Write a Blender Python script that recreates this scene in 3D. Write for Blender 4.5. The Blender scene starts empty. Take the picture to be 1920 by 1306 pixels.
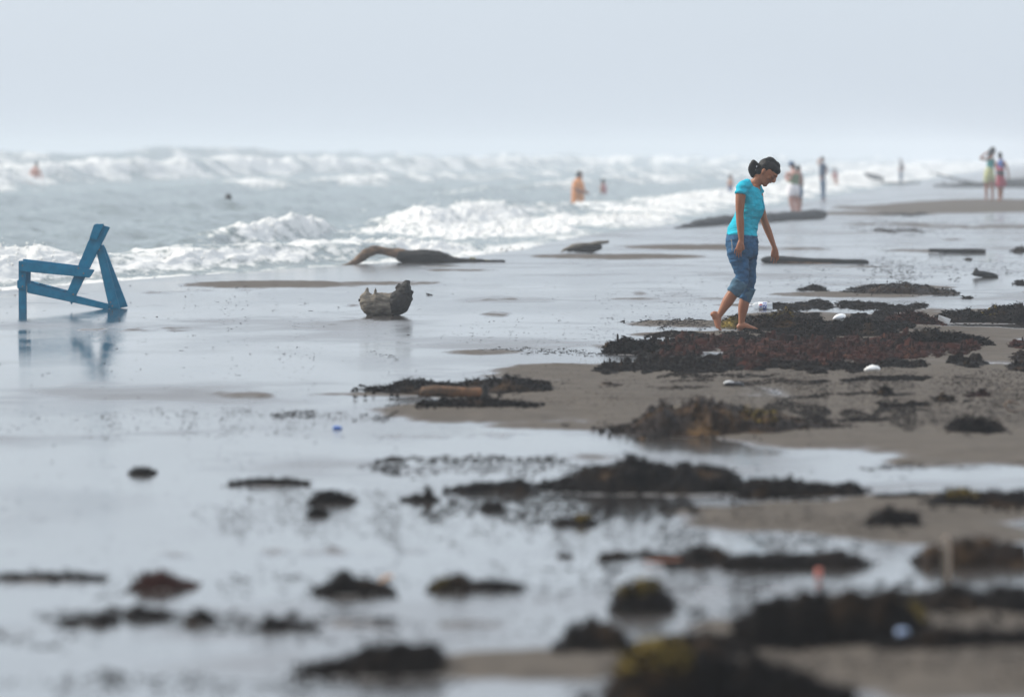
import bpy, bmesh, math, random
import numpy as np
from mathutils import Vector, Matrix, Quaternion
R = math.radians
SC = bpy.context.scene
COL = SC.collection

# ------------------------------------------------------------------ camera, sky, sun, exposure
F = 10667.0                 # 200 mm on a 36 mm sensor, in pixels of a 1920 wide picture
CH = 1.6                    # camera height
HZ = 293.0                  # picture row of the horizon
PITCH = math.atan((653.0 - HZ) / F)
cam_d = bpy.data.cameras.new('camera')
cam = bpy.data.objects.new('camera', cam_d); COL.objects.link(cam)
cam.location = (0, 0, CH)
cam.rotation_euler = (R(90) - PITCH, 0, 0)
cam_d.lens = 200; cam_d.sensor_width = 36; cam_d.sensor_fit = 'HORIZONTAL'
cam_d.clip_start = 0.5; cam_d.clip_end = 12000
cam_d.dof.use_dof = True; cam_d.dof.focus_distance = 54.0; cam_d.dof.aperture_fstop = 2.8
SC.camera = cam

SUN_EL, SUN_AZ = R(38), R(-72)      # azimuth from +Y, clockwise: the sun stands to the left, a little ahead
w = bpy.data.worlds.new('World'); SC.world = w; w.use_nodes = True
nt = w.node_tree; nt.nodes.clear()
sky = nt.nodes.new('ShaderNodeTexSky'); sky.sky_type = 'NISHITA'; sky.sun_disc = False
sky.sun_elevation = SUN_EL; sky.sun_rotation = SUN_AZ
sky.air_density = 1.0; sky.dust_density = 2.2; sky.ozone_density = 3.0
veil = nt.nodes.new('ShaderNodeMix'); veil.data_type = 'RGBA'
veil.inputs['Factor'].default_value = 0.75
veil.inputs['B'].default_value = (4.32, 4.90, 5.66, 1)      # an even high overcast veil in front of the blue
bg = nt.nodes.new('ShaderNodeBackground'); bg.inputs['Strength'].default_value = 0.14
wo = nt.nodes.new('ShaderNodeOutputWorld')
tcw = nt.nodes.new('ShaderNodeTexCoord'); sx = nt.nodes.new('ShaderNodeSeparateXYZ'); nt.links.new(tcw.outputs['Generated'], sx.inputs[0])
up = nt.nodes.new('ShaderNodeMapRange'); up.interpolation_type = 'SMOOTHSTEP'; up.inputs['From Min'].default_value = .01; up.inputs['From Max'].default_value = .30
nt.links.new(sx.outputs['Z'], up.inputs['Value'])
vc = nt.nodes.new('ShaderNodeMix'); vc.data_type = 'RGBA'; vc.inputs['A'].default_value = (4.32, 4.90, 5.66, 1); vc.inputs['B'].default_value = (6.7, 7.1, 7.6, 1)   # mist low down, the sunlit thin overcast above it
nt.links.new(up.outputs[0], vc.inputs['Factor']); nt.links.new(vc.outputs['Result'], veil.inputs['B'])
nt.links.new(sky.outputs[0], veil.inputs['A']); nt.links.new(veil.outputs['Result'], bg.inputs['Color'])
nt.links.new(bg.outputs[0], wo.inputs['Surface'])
sd = bpy.data.lights.new('sun', 'SUN'); sd.energy = 3.5; sd.angle = R(6); sd.color = (1.0, 0.93, 0.82)
sun = bpy.data.objects.new('sun', sd); COL.objects.link(sun)
sdir = Vector((math.sin(SUN_AZ) * math.cos(SUN_EL), math.cos(SUN_AZ) * math.cos(SUN_EL), math.sin(SUN_EL)))
sun.rotation_euler = sdir.to_track_quat('Z', 'Y').to_euler()
SC.view_settings.view_transform = 'Standard'; SC.view_settings.look = 'None'
SC.view_settings.exposure = 0.27; SC.view_settings.gamma = 1.0; SC.view_settings.use_curve_mapping = False
SC.cycles.volume_bounces = 1; SC.cycles.max_bounces = 8
SC.cycles.volume_step_rate = 5.0

# ------------------------------------------------------------------ noise
def _hash(ix, iy, seed):
    n = (ix.astype(np.int64) * 374761393 + iy.astype(np.int64) * 668265263 + seed * 1442695041) & 0x7fffffff
    n = ((n ^ (n >> 13)) * 1274126177) & 0x7fffffff
    n = n ^ (n >> 16)
    return (n & 0xffff) / 65535.0
def vnoise(x, y, seed=0):
    ix = np.floor(x); iy = np.floor(y); fx = x - ix; fy = y - iy
    u = fx * fx * fx * (fx * (fx * 6 - 15) + 10); v = fy * fy * fy * (fy * (fy * 6 - 15) + 10)
    a = _hash(ix, iy, seed); b = _hash(ix + 1, iy, seed); c = _hash(ix, iy + 1, seed); d = _hash(ix + 1, iy + 1, seed)
    return ((a * (1 - u) + b * u) * (1 - v) + (c * (1 - u) + d * u) * v) * 2 - 1
def fbm(x, y, seed=0, octv=4, gain=0.5):
    s = 0; a = 1; t = 0
    for k in range(octv):
        s = s + a * vnoise(x * 2 ** k + 17.3 * k, y * 2 ** k - 9.1 * k, seed + k); t += a; a *= gain
    return s / t
def smooth(a, b, x):
    t = np.clip((x - a) / (b - a), 0, 1); return t * t * (3 - 2 * t)

# ------------------------------------------------------------------ the lie of the land
SH_Y = [-50, 20, 55, 68, 76, 84.5, 92, 100, 116, 156, 221, 341, 600, 2000, 7000]
SH_X = [-30, -14, -8.6, -6.0, -4.4, -2.2, -0.4, 0.6, 1.8, 6.6, 12.5, 24.5, 50, 190, 690]
def shore(Y): return np.interp(Y, SH_Y, SH_X)

# bare sand banks that stand a little proud of the wet film: (picture x, y, half width, half height, strength)
BARS = [
 (1830,392,260,9,1.1),(1640,400,120,4,.8),(1310,463,160,6,1.1),(1450,466,170,3,.7),(1140,481,170,6,1.2),(510,533,175,8,1.15),(730,531,150,5,.9),(850,507,110,3,.8),(820,500,60,2,.7),
 (1690,434,120,3,.6),(1850,450,130,5,.6),(1500,468,200,3,.5),(1720,538,110,4,.8),(1800,512,150,4,.5),
 (1610,552,170,6,.75),(1880,545,120,8,.7),(1300,608,130,8,.7),(1340,628,190,7,1.0),(1520,632,160,5,.8),(1480,572,160,4,.6),(1700,592,220,5,.7),(1600,500,260,3,.5),(1720,470,240,3,.55),(1640,420,240,3,.55),(1820,425,180,5,.6),(1250,560,150,3,.4),(1560,600,220,16,.55),(1800,590,180,18,.6),(1750,624,250,14,1.1),
 (1350,650,260,14,.8),(1800,655,240,24,1.2),(1500,700,420,30,1.3),(1780,730,330,60,1.5),(1050,700,170,20,1.0),(1150,735,320,26,1.3),(930,772,220,22,1.15),(690,741,140,5,.75),
 (1300,770,300,36,1.4),(1650,800,420,34,1.4),(1880,840,220,38,1.2),(1100,800,200,8,.8),(1780,870,160,12,.6),
 (1560,975,260,28,1.25),(1820,960,260,26,1.2),(1720,1005,200,14,.9),(1340,962,120,12,.7),
 (1030,1255,250,30,1.2),(1400,1255,300,40,1.2),(1780,1245,320,70,1.5),(1750,1160,260,30,1.1),(1500,1190,200,25,.9),(1800,1020,160,12,.7),
 (250,738,260,6,.26),(20,922,330,18,.22),(60,965,260,24,.24),(380,1036,560,12,.34),(700,1030,300,12,.30),(750,1170,280,14,.25),(300,617,420,7,.4),(700,600,300,9,.3),(560,575,300,5,.3),
 (900,660,80,6,.5),(1000,820,420,10,.3),(900,860,500,10,.25),
]
_B = []
for (bx, by, hw, hh, s) in BARS:
    Y = F * CH / (by - HZ); X = (bx - 960) / F * Y
    _B.append((X, Y, hw / F * Y, hh * Y * Y / (F * CH), s * (.74 if 56 < Y < 150 else 1)))
# sand holds the damp round each weed clump: picture x, y, half width
DAMP = [(859,738,175),(900,764,110),(1385,815,235),(1205,926,200),(1507,933,122),(1680,985,47),(1840,950,90),(624,943,38),(596,967,16),(266,889,20),(502,910,72),(787,940,31),(921,925,79),(662,1115,70),(306,1104,56),(893,1108,81),(1329,1056,43),(1501,1068,141),(1118,1222,68),(699,1268,139),(1370,1330,240),(1554,1212,176),(1687,1182,57),(1795,1150,145),(1800,1212,140),(1300,1232,120),(1829,1062,101),(537,1182,52),(376,1168,26),(274,1162,46),(162,1172,52),(78,1088,118),(1076,984,38),(925,956,20),(1210,1150,60),(1425,1318,175),(1660,740,15),(1837,743,19),(1772,753,17),(1837,812,52),(1374,614,26),(1465,617,65),(1590,632,100),(1719,608,51),(1850,606,90),(1777,647,87),(1198,664,63),(1705,552,95),(1525,545,25)]
_D = []
for (bx, by, hw) in DAMP:
    Y = F * CH / (by - HZ); _D.append(((bx - 960) / F * Y, Y + .12 * hw / F * Y, hw * 1.35 / F * Y, (.10 + .75 * hw / F * Y)))
def damp(X, Y):
    a = np.zeros_like(X, dtype=float)
    for (bx, by, rx, ry) in _D:
        d = ((X - bx) / rx) ** 2 + ((Y - by) / ry) ** 2
        a = np.maximum(a, .50 * np.exp(-.9 * d))
    return a
# low scarps left by the last washes: rows of picture points
SCARPS = [([(240,577),(340,578),(430,577),(650,573),(780,570),(900,566),(1050,558),(1290,548)], .9), ([(640,601),(820,594),(960,592),(1100,588),(1250,598)], .8), ([(430,617),(560,612),(700,606),(1000,612),(1150,606)], .6),
 ([(1180,528),(1330,516),(1460,520),(1650,512)], .6), ([(0,748),(240,742),(520,744),(650,741),(900,742)], .8), ([(0,556),(200,552),(420,548),(600,540)], .5), ([(1440,478),(1600,470),(1750,474),(1930,462)], .7), ([(760,655),(900,652),(1050,662),(1250,655)], .5), ([(0,690),(300,684),(500,700),(760,690)], .25)]
_S = []
for pts, am in SCARPS:
    a_ = np.array([((x - 960) / F * F * CH / (y - HZ), F * CH / (y - HZ)) for x, y in pts]); _S.append((a_[np.argsort(a_[:, 0])], am))
def scarps(X, Y):
    h = np.zeros_like(X, dtype=float)
    for a_, am in _S:
        yc = np.interp(X, a_[:, 0], a_[:, 1]); w_ = .008 * yc + .00012 * yc * yc
        yc = yc + .012 * yc * fbm(X / .8, X * 0 + am, 61, 4); d = Y - yc
        msk = smooth(a_[0, 0] - .3, a_[0, 0] + .3, X) * smooth(a_[-1, 0] + .3, a_[-1, 0] - .3, X) * smooth(-.25, .15, fbm(X / 1.1, X * 0 + 3 * am, 63, 3))
        h = np.maximum(h, am * msk * np.where(d < 0, np.exp(-(d / w_) ** 2), np.exp(-(d / (2.6 * w_)) ** 2)))
    return h
def dryness(X, Y):
    a = np.zeros_like(X, dtype=float)
    for (bx, by, rx, ry, s) in _B:
        d = ((X - bx) / rx) ** 2 + ((Y - by) / ry) ** 2
        a = np.maximum(a, s * np.exp(-0.9 * d * d))
    sc = np.clip(Y / 50.0, .3, 3)
    n = fbm(X / (0.8 * sc), Y / (2.6 * sc * np.sqrt(sc)), 5, 5, .6)
    n2 = fbm(X / 0.16, Y / 0.9, 15, 3)
    a = np.maximum(a, .60 * scarps(X, Y))
    far = smooth(340, 380, Y) * smooth(-4, 8, X - shore(Y))
    n3 = fbm(X / (2.6 * sc), Y / (9 * sc), 25, 3)
    return a + (0.46 * n + .30 * n3) * (.30 + .70 * smooth(.04, .3, a)) + 0.16 * n2 * smooth(.15, .5, a) + far * .5
def ground(X, Y):
    X = np.asarray(X, float); Y = np.asarray(Y, float)
    v = shore(Y) - X
    d = dryness(X, Y)
    h = 0.030 * np.clip(d - 0.25, 0, 1.3)
    h = h + .010 * scarps(X, Y)
    h = h + 0.006 * fbm(X / 2.5, Y / 14, 31, 3) + 0.0012 * fbm(X / 0.35, Y / 2.2, 41, 3) * (0.6 + 2.2 * smooth(.35, .7, d))
    h = h + 0.010 * fbm(X / 0.09, Y / 0.35, 51, 2) * smooth(.45, .9, d) * .35
    h = np.where(v > 0, h * np.exp(-np.clip(v, 0, 50)) - 0.07 * np.clip(v, 0, 30), h)
    h = h + .21 * np.exp(-(((X - 16.5) / 3.6) ** 2) ** 1.5 - (((Y - 183) / 26) ** 2) ** 1.5)   # sand bank under the two strolling women
    back = np.clip(-v - 14, 0, 60)                                    # the dry upper beach rises inland
    return h + 0.02 * back
def gz(X, Y): return float(ground(np.array([X]), np.array([Y]))[0])
def ray(px, py):
    dx = (px - 960) / F; dy = (653 - py) / F
    c, s = math.cos(PITCH), math.sin(PITCH)
    return Vector((dx, c + dy * s, -s + dy * c))
def at(px, py, z=0.0):
    r = ray(px, py); t = (z - CH) / r.z
    return Vector((r.x * t, r.y * t, z))
def on_ground(px, py):
    p = at(px, py)
    for _ in range(4):
        z = gz(p.x, p.y); p = at(px, py, z)
    return p
def atY(px, py, Y):
    r = ray(px, py); t = Y / r.y
    return Vector((r.x * t, Y, CH + r.z * t))

# ------------------------------------------------------------------ materials
def nodes(name):
    m = bpy.data.materials.new(name); m.use_nodes = True; n = m.node_tree
    b = n.nodes['Principled BSDF']; return m, n, b
def mat(name, col, rough=0.7, spec=0.4, noise=0.0, scale=20, col2=None, bump=0.0, bscale=60, metallic=0, stretch=(1, 1, 1), sheen=0, sss=0):
    m, n, b = nodes(name)
    b.inputs['Base Color'].default_value = (*col, 1); b.inputs['Roughness'].default_value = rough
    b.inputs['Specular IOR Level'].default_value = spec; b.inputs['Metallic'].default_value = metallic
    if sss:
        b.inputs['Subsurface Weight'].default_value = sss; b.inputs['Subsurface Radius'].default_value = (.02, .008, .004); b.inputs['Subsurface Scale'].default_value = .5
    tc = n.nodes.new('ShaderNodeTexCoord'); mp = n.nodes.new('ShaderNodeMapping'); mp.inputs['Scale'].default_value = stretch
    n.links.new(tc.outputs['Object'], mp.inputs['Vector'])
    if col2 or noise:
        t = n.nodes.new('ShaderNodeTexNoise'); t.inputs['Scale'].default_value = scale; t.inputs['Detail'].default_value = 6; t.inputs['Roughness'].default_value = .65
        n.links.new(mp.outputs[0], t.inputs['Vector'])
        r = n.nodes.new('ShaderNodeValToRGB'); c2 = col2 or tuple(c * (1 - noise) for c in col)
        r.color_ramp.elements[0].position = .36; r.color_ramp.elements[1].position = .64
        r.color_ramp.elements[0].color = (*c2, 1); r.color_ramp.elements[1].color = (*col, 1)
        n.links.new(t.outputs[0], r.inputs[0]); n.links.new(r.outputs[0], b.inputs['Base Color'])
    if bump:
        t2 = n.nodes.new('ShaderNodeTexNoise'); t2.inputs['Scale'].default_value = bscale; t2.inputs['Detail'].default_value = 5
        n.links.new(mp.outputs[0], t2.inputs['Vector'])
        bp = n.nodes.new('ShaderNodeBump'); bp.inputs['Strength'].default_value = bump; bp.inputs['Distance'].default_value = .01
        n.links.new(t2.outputs[0], bp.inputs['Height']); n.links.new(bp.outputs[0], b.inputs['Normal'])
    return m

def sand_material():
    m, n, b = nodes('beach sand, wet and drying')
    at_ = n.nodes.new('ShaderNodeAttribute'); at_.attribute_name = 'dry'
    geo = n.nodes.new('ShaderNodeNewGeometry')
    mp = n.nodes.new('ShaderNodeMapping'); mp.inputs['Scale'].default_value = (5.5, 1.6, 5.5)
    n.links.new(geo.outputs['Position'], mp.inputs['Vector'])
    t = n.nodes.new('ShaderNodeTexNoise'); t.inputs['Scale'].default_value = 1.0; t.inputs['Detail'].default_value = 8; t.inputs['Roughness'].default_value = .6
    n.links.new(mp.outputs[0], t.inputs['Vector'])
    mm = n.nodes.new('ShaderNodeMath'); mm.operation = 'MULTIPLY_ADD'; mm.inputs[1].default_value = .34; 
    n.links.new(t.outputs[0], mm.inputs[0]); n.links.new(at_.outputs['Fac'], mm.inputs[2])
    mr = n.nodes.new('ShaderNodeMapRange'); mr.inputs['From Min'].default_value = .45; mr.inputs['From Max'].default_value = .88; mr.interpolation_type = 'SMOOTHSTEP'
    n.links.new(mm.outputs[0], mr.inputs['Value'])
    ramp = n.nodes.new('ShaderNodeValToRGB')
    ramp.color_ramp.elements[0].color = (.042, .035, .029, 1); ramp.color_ramp.elements[1].color = (.088, .076, .064, 1)
    n.links.new(mr.outputs[0], ramp.inputs[0])
    # grain
    t3 = n.nodes.new('ShaderNodeTexNoise'); t3.inputs['Scale'].default_value = 3.0; t3.inputs['Detail'].default_value = 9; t3.inputs['Roughness'].default_value = .7
    n.links.new(geo.outputs['Position'], t3.inputs['Vector'])
    mr3 = n.nodes.new('ShaderNodeMapRange'); mr3.inputs['From Min'].default_value = .3; mr3.inputs['From Max'].default_value = .7; mr3.inputs['To Min'].default_value = .72; mr3.inputs['To Max'].default_value = 1.18
    n.links.new(t3.outputs[0], mr3.inputs['Value'])
    mx = n.nodes.new('ShaderNodeMix'); mx.data_type = 'RGBA'; mx.blend_type = 'MULTIPLY'; mx.inputs['Factor'].default_value = 1
    n.links.new(ramp.outputs[0], mx.inputs['A']); n.links.new(mr3.outputs[0], mx.inputs['B'])
    n.links.new(mx.outputs['Result'], b.inputs['Base Color'])
    rr = n.nodes.new('ShaderNodeMapRange'); rr.inputs['To Min'].default_value = .04; rr.inputs['To Max'].default_value = .8; rr.inputs['From Max'].default_value = .6
    n.links.new(mr.outputs[0], rr.inputs['Value'])
    rip = n.nodes.new('ShaderNodeTexNoise'); rip.inputs['Scale'].default_value = .30; rip.inputs['Detail'].default_value = 3
    mp2 = n.nodes.new('ShaderNodeMapping'); mp2.inputs['Scale'].default_value = (1, .35, 1)
    n.links.new(geo.outputs['Position'], mp2.inputs['Vector']); n.links.new(mp2.outputs[0], rip.inputs['Vector'])
    rm = n.nodes.new('ShaderNodeMapRange'); rm.inputs['From Min'].default_value = .48; rm.inputs['From Max'].default_value = .62; rm.interpolation_type = 'SMOOTHSTEP'; n.links.new(rip.outputs[0], rm.inputs['Value'])
    ra = n.nodes.new('ShaderNodeMath'); ra.operation = 'MULTIPLY_ADD'; ra.inputs[1].default_value = .06; n.links.new(rm.outputs[0], ra.inputs[0])
    fl = n.nodes.new('ShaderNodeAttribute'); fl.attribute_name = 'film'
    fa = n.nodes.new('ShaderNodeMath'); fa.operation = 'ADD'; n.links.new(rr.outputs[0], fa.inputs[0]); n.links.new(fl.outputs['Fac'], fa.inputs[1]); n.links.new(fa.outputs[0], ra.inputs[2])
    n.links.new(ra.outputs[0], b.inputs['Roughness'])
    sp = n.nodes.new('ShaderNodeMapRange'); sp.inputs['To Min'].default_value = .95; sp.inputs['To Max'].default_value = .06
    n.links.new(mr.outputs[0], sp.inputs['Value']); n.links.new(sp.outputs[0], b.inputs['Specular IOR Level'])
    t2 = n.nodes.new('ShaderNodeTexNoise'); t2.inputs['Scale'].default_value = 9; t2.inputs['Detail'].default_value = 6
    n.links.new(geo.outputs['Position'], t2.inputs['Vector'])
    bs = n.nodes.new('ShaderNodeMath'); bs.operation = 'MULTIPLY_ADD'; bs.inputs[1].default_value = .5
    bs0 = n.nodes.new('ShaderNodeMath'); bs0.operation = 'MULTIPLY_ADD'; bs0.inputs[1].default_value = .16; bs0.inputs[2].default_value = .015
    n.links.new(rm.outputs[0], bs0.inputs[0]); n.links.new(bs0.outputs[0], bs.inputs[2])
    n.links.new(mr.outputs[0], bs.inputs[0])
    bp = n.nodes.new('ShaderNodeBump'); bp.inputs['Distance'].default_value = .05
    n.links.new(bs.outputs[0], bp.inputs['Strength']); n.links.new(t2.outputs[0], bp.inputs['Height']); n.links.new(bp.outputs[0], b.inputs['Normal'])
    return m

def sea_material():
    m, n, b = nodes('sea water with foam')
    at_ = n.nodes.new('ShaderNodeAttribute'); at_.attribute_name = 'foam'
    geo = n.nodes.new('ShaderNodeNewGeometry')
    mp = n.nodes.new('ShaderNodeMapping'); mp.inputs['Scale'].default_value = (3.5, .9, 5)
    n.links.new(geo.outputs['Position'], mp.inputs['Vector'])
    t = n.nodes.new('ShaderNodeTexNoise'); t.inputs['Scale'].default_value = 1.3; t.inputs['Detail'].default_value = 9; t.inputs['Roughness'].default_value = .68
    n.links.new(mp.outputs[0], t.inputs['Vector'])
    mm = n.nodes.new('ShaderNodeMath'); mm.operation = 'MULTIPLY_ADD'; mm.inputs[1].default_value = 1.8
    n.links.new(t.outputs[0], mm.inputs[0]); n.links.new(at_.outputs['Fac'], mm.inputs[2])
    mr = n.nodes.new('ShaderNodeMapRange'); mr.inputs['From Min'].default_value = 1.28; mr.inputs['From Max'].default_value = 1.6; mr.interpolation_type = 'SMOOTHSTEP'
    n.links.new(mm.outputs[0], mr.inputs['Value'])
    mx = n.nodes.new('ShaderNodeMix'); mx.data_type = 'RGBA'
    mx.inputs['A'].default_value = (.060, .092, .082, 1); mx.inputs['B'].default_value = (.66, .66, .64, 1)
    n.links.new(mr.outputs[0], mx.inputs['Factor']); n.links.new(mx.outputs['Result'], b.inputs['Base Color'])
    rr = n.nodes.new('ShaderNodeMapRange'); rr.inputs['To Min'].default_value = .16; rr.inputs['To Max'].default_value = .75
    n.links.new(mr.outputs[0], rr.inputs['Value']); n.links.new(rr.outputs[0], b.inputs['Roughness'])
    b.inputs['IOR'].default_value = 1.33
    t2 = n.nodes.new('ShaderNodeTexNoise'); t2.inputs['Scale'].default_value = 2.2; t2.inputs['Detail'].default_value = 7
    n.links.new(geo.outputs['Position'], t2.inputs['Vector'])
    bp = n.nodes.new('ShaderNodeBump'); bp.inputs['Distance'].default_value = .16; bp.inputs['Strength'].default_value = .9
    n.links.new(t2.outputs[0], bp.inputs['Height']); n.links.new(bp.outputs[0], b.inputs['Normal'])
    return m

# ------------------------------------------------------------------ mesh helpers
def link(o, parent=None):
    COL.objects.link(o)
    if parent is not None: o.parent = parent
    return o
def mesh_obj(name, V, Fc, m=None, parent=None, smooth_=True, attrs=None):
    me = bpy.data.meshes.new(name)
    V = np.asarray(V, np.float32); Fc = np.asarray(Fc)
    me.vertices.add(len(V)); me.vertices.foreach_set('co', V.ravel())
    k = Fc.shape[1]
    me.loops.add(len(Fc) * k); me.loops.foreach_set('vertex_index', Fc.astype(np.int32).ravel())
    me.polygons.add(len(Fc)); me.polygons.foreach_set('loop_start', np.arange(0, len(Fc) * k, k, dtype=np.int32))
    if smooth_: me.polygons.foreach_set('use_smooth', np.ones(len(Fc), bool))
    me.update(calc_edges=True)
    if attrs:
        for a, d in attrs.items():
            at_ = me.attributes.new(a, 'FLOAT', 'POINT'); at_.data.foreach_set('value', np.asarray(d, np.float32).ravel())
    if m: me.materials.append(m)
    return link(bpy.data.objects.new(name, me), parent)
def grid_faces(nr, nc):
    i = np.arange(nr - 1)[:, None] * nc + np.arange(nc - 1)[None, :]
    return np.stack([i, i + 1, i + nc + 1, i + nc], -1).reshape(-1, 4)
def tag(o, label=None, cat=None, group=None, kind=None):
    if label: o['label'] = label
    if cat: o['category'] = cat
    if group: o['group'] = group
    if kind: o['kind'] = kind
    return o
def empty(name, loc, rz=0):
    o = bpy.data.objects.new(name, None); o.empty_display_size = .2
    link(o); o.location = loc; o.rotation_euler = (0, 0, rz); return o

# ------------------------------------------------------------------ beach
def film(X, Y):
    """how disturbed the water film is: still in the pool round the chair and the stump, stippled elsewhere"""
    a = np.full(X.shape, .035) + .030 + .16 * smooth(.05, .5, fbm(X / 2.2, Y / 3.2, 310, 5, .62)) + .06 * smooth(75, 130, Y)
    for (bx, by, hw, hh) in ((80, 640, 380, 34), (80, 590, 260, 14)):
        Yc = F * CH / (by - HZ); d = ((X - (bx - 960) / F * Yc) / (hw / F * Yc)) ** 2 + ((Y - Yc) / (hh * Yc * Yc / (F * CH))) ** 2
        a = a * (1 - .85 * np.exp(-d * d))
    return a * (.75 + .5 * smooth(-.4, .4, fbm(X / 1.5, Y / 9, 300, 3)))
def build_beach():
    Yd = np.exp(np.linspace(math.log(10.0), math.log(620.0), 620))
    Y = np.concatenate([[-60, -30, -10, 0, 4, 7], Yd, [700, 850, 1050, 1300, 1550]])
    s = np.linspace(-.125, .125, 420)
    out = np.array([1.5, 4, 10, 25, 60, 140, 300, 600, 1000])
    S = np.concatenate([np.full(9, -.125), s, np.full(9, .125)]); C = np.concatenate([-out[::-1], np.zeros(420), out])
    YY, SS = np.meshgrid(Y, S, indexing='ij'); CC = np.broadcast_to(C, YY.shape)
    XX = np.clip(np.maximum(YY, 6) * SS + CC, -1180, 1180)
    XX = XX + np.linspace(-1, 1, len(S))[None, :]
    Z = ground(XX, YY); Z = np.where(shore(YY) - XX > 30, -2.1, Z)
    D = dryness(XX, YY); vv = shore(YY) - XX
    D = np.where(vv > -1.2, D * smooth(.2, -1.2, -(-vv) * 1.0), D)
    D = D + .6 * smooth(12, 20, -vv)
    D = np.maximum(D, (damp(XX, YY) + .25 * D) * smooth(.5, 0, vv))
    V = np.stack([XX, YY, Z], -1).reshape(-1, 3)
    o = mesh_obj('beach_ground', V, grid_faces(len(Y), len(S)), sand_material(), attrs={'dry': D, 'film': film(XX, YY)})
    tag(o, 'flat wet beach of grey brown sand with mirror puddles', kind='structure')
build_beach()

# ------------------------------------------------------------------ sea
# breakers: rows of (Y, distance seaward of the shore line, height, width, foam)
RIDGES = [
 [(50,1.5,.05,.8,.5),(60,2.6,.34,1.2,1.1),(70,2.8,.40,1.3,1.2),(78,2.4,.30,1.3,1.1),(88,1.8,.24,1.1,1.15),(96,1.4,.18,.9,1.0),(104,.9,.04,.6,.3)],
 [(94,5.7,.0,.8,0),(101,5.7,.24,.6,1.0),(107,5.5,.38,.6,1.15),(112,5.4,.30,.6,1.0),(117,5.2,.02,.6,0)],
 [(106,3.2,.0,1.0,.2),(114,3.8,.14,1.3,1.0),(124,4.6,.26,1.2,1.05),(140,5.2,.40,1.2,1.1),(150,5.3,.28,1.2,1.0),(160,5.0,.10,1.4,.9),(185,4.6,.08,1.4,.95),(230,4.0,.2,1.6,1.0),(300,4.0,.3,1.8,1.0),(420,5,.6,2.5,1.1),(900,6,.6,3,1.1)],
 [(104,2.2,.0,1.2,.2),(114,2.2,.08,1.6,1.1),(140,2.4,.12,2.0,1.2),(170,2.6,.12,2.0,1.2),(260,2.6,.15,2,1.1),(400,3,.2,2,1.1)],
 [(170,12,.0,2,0),(200,12,.25,2,.5),(240,12,.4,1.8,.6),(320,13,.55,2.0,.8),(500,14,.6,2.6,.8),(900,15,.7,3,1)],
 [(180,33,.2,3,.3),(225,36,.65,2.4,.85),(290,41,1.05,2.6,.95),(380,43,1.15,2.8,.9),(520,44,1.1,3.2,.8),(900,46,1.2,5,.8)],
 [(200,24,.1,2,0),(230,24,.35,2.2,.6),(270,25,.45,2.2,.7),(360,26,.5,2.4,.6),(900,26,.6,3,.7)],
 [(250,66,.9,5,.3),(350,68,1.45,5,.42),(480,70,1.75,5.5,.42),(700,72,1.7,6,.4),(1200,74,1.6,6,.4)],
 [(300,100,1.1,6,.3),(450,104,1.5,7,.35),(900,110,1.6,8,.35),(1400,110,1.6,8,.35)],
 [(120,9,.06,1.3,0),(140,10,.2,1.3,.35),(170,11,.12,1.3,.1)],
 [(60,8.5,.12,1.2,.1),(90,9,.16,1.2,.25),(130,9.5,.14,1.2,.1)],
 [(60,13,.2,1.6,0),(120,14,.22,1.6,.15),(200,17,.25,1.6,.1),(260,17,.25,2,.3)],
 [(80,20,.25,2,.2),(160,22,.3,2,.2),(260,23,.1,2,0)],
]
def sea_surface(X, Y):
    v = shore(Y) - X
    mend = fbm(Y / 19.0, v / 30.0, 71, 3); 
    h = -0.045 + 0.10 * smooth(3, 30, v) + .25 * smooth(22, 50, v)
    foam = np.zeros_like(h)
    for k, rd in enumerate(RIDGES):
        a = np.array(rd)
        v0 = np.interp(Y, a[:, 0], a[:, 1]) + (.35 * a[:, 3].mean()) * fbm(Y / (6 + 6 * a[:, 3].mean()), Y * 0 + k, 80 + k, 3)
        hh = np.interp(Y, a[:, 0], a[:, 2]); ww = np.interp(Y, a[:, 0], a[:, 3]); ff = np.interp(Y, a[:, 0], a[:, 4])
        hh = hh * (1 + .3 * fbm(Y / (3.5 * ww), Y * 0 + 3, 90 + k, 4))
        d = (v - v0) / ww
        prof = np.where(d < 0, np.exp(-(d * 1.9) ** 2), np.exp(-(d * .85) ** 2))
        h = h + hh * prof
        fm = ff * np.where(d < 0, np.exp(-(d * 1.15) ** 4), np.exp(-(d * .75) ** 2))
        foam = np.maximum(foam, fm * (.70 + .85 * fbm(Y / 5 + 31 * k, v / 1.4, 400 + k, 3)))
    # trailing lace and chop
    lace = fbm(X / 1.2, Y / 6, 101, 4)
    foam = foam + .20 * lace * (foam > .02) + .36 * smooth(.15, .55, fbm(X / 4, Y / 26, 111, 4)) * smooth(2, 9, v)
    edge = smooth(1.3, .1, np.abs(v - .4)) * smooth(150, 100, Y)
    foam = np.maximum(foam, .62 * edge * (1 + .6 * lace))
    chop = .085 * fbm(X / .9, Y / 2.6, 121, 4) + .10 * (1 - np.abs(fbm(X / 2.6, Y / 7, 131, 4)) * 2) + .05 * fbm(X / .3, Y / .9, 141, 3, .6)
    h = h + chop * smooth(.4, 5, v)
    f = smooth(.45, .95, foam)
    bil = 1 - np.abs(fbm(X / .55, Y / 1.3, 151, 4)) * 2.2; bil2 = 1 - np.abs(vnoise(X / .16, Y / .5, 161)) * 2
    fine = fbm(X / .11, Y / .45, 171, 3, .7)
    h = h + f * (.080 * bil + .030 * bil2 + .060 * fine) * smooth(-.3, 1.2, v)
    h = h * smooth(-.9, .9, v) + (-.06) * smooth(.6, -.9, v)
    return h, foam
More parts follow.
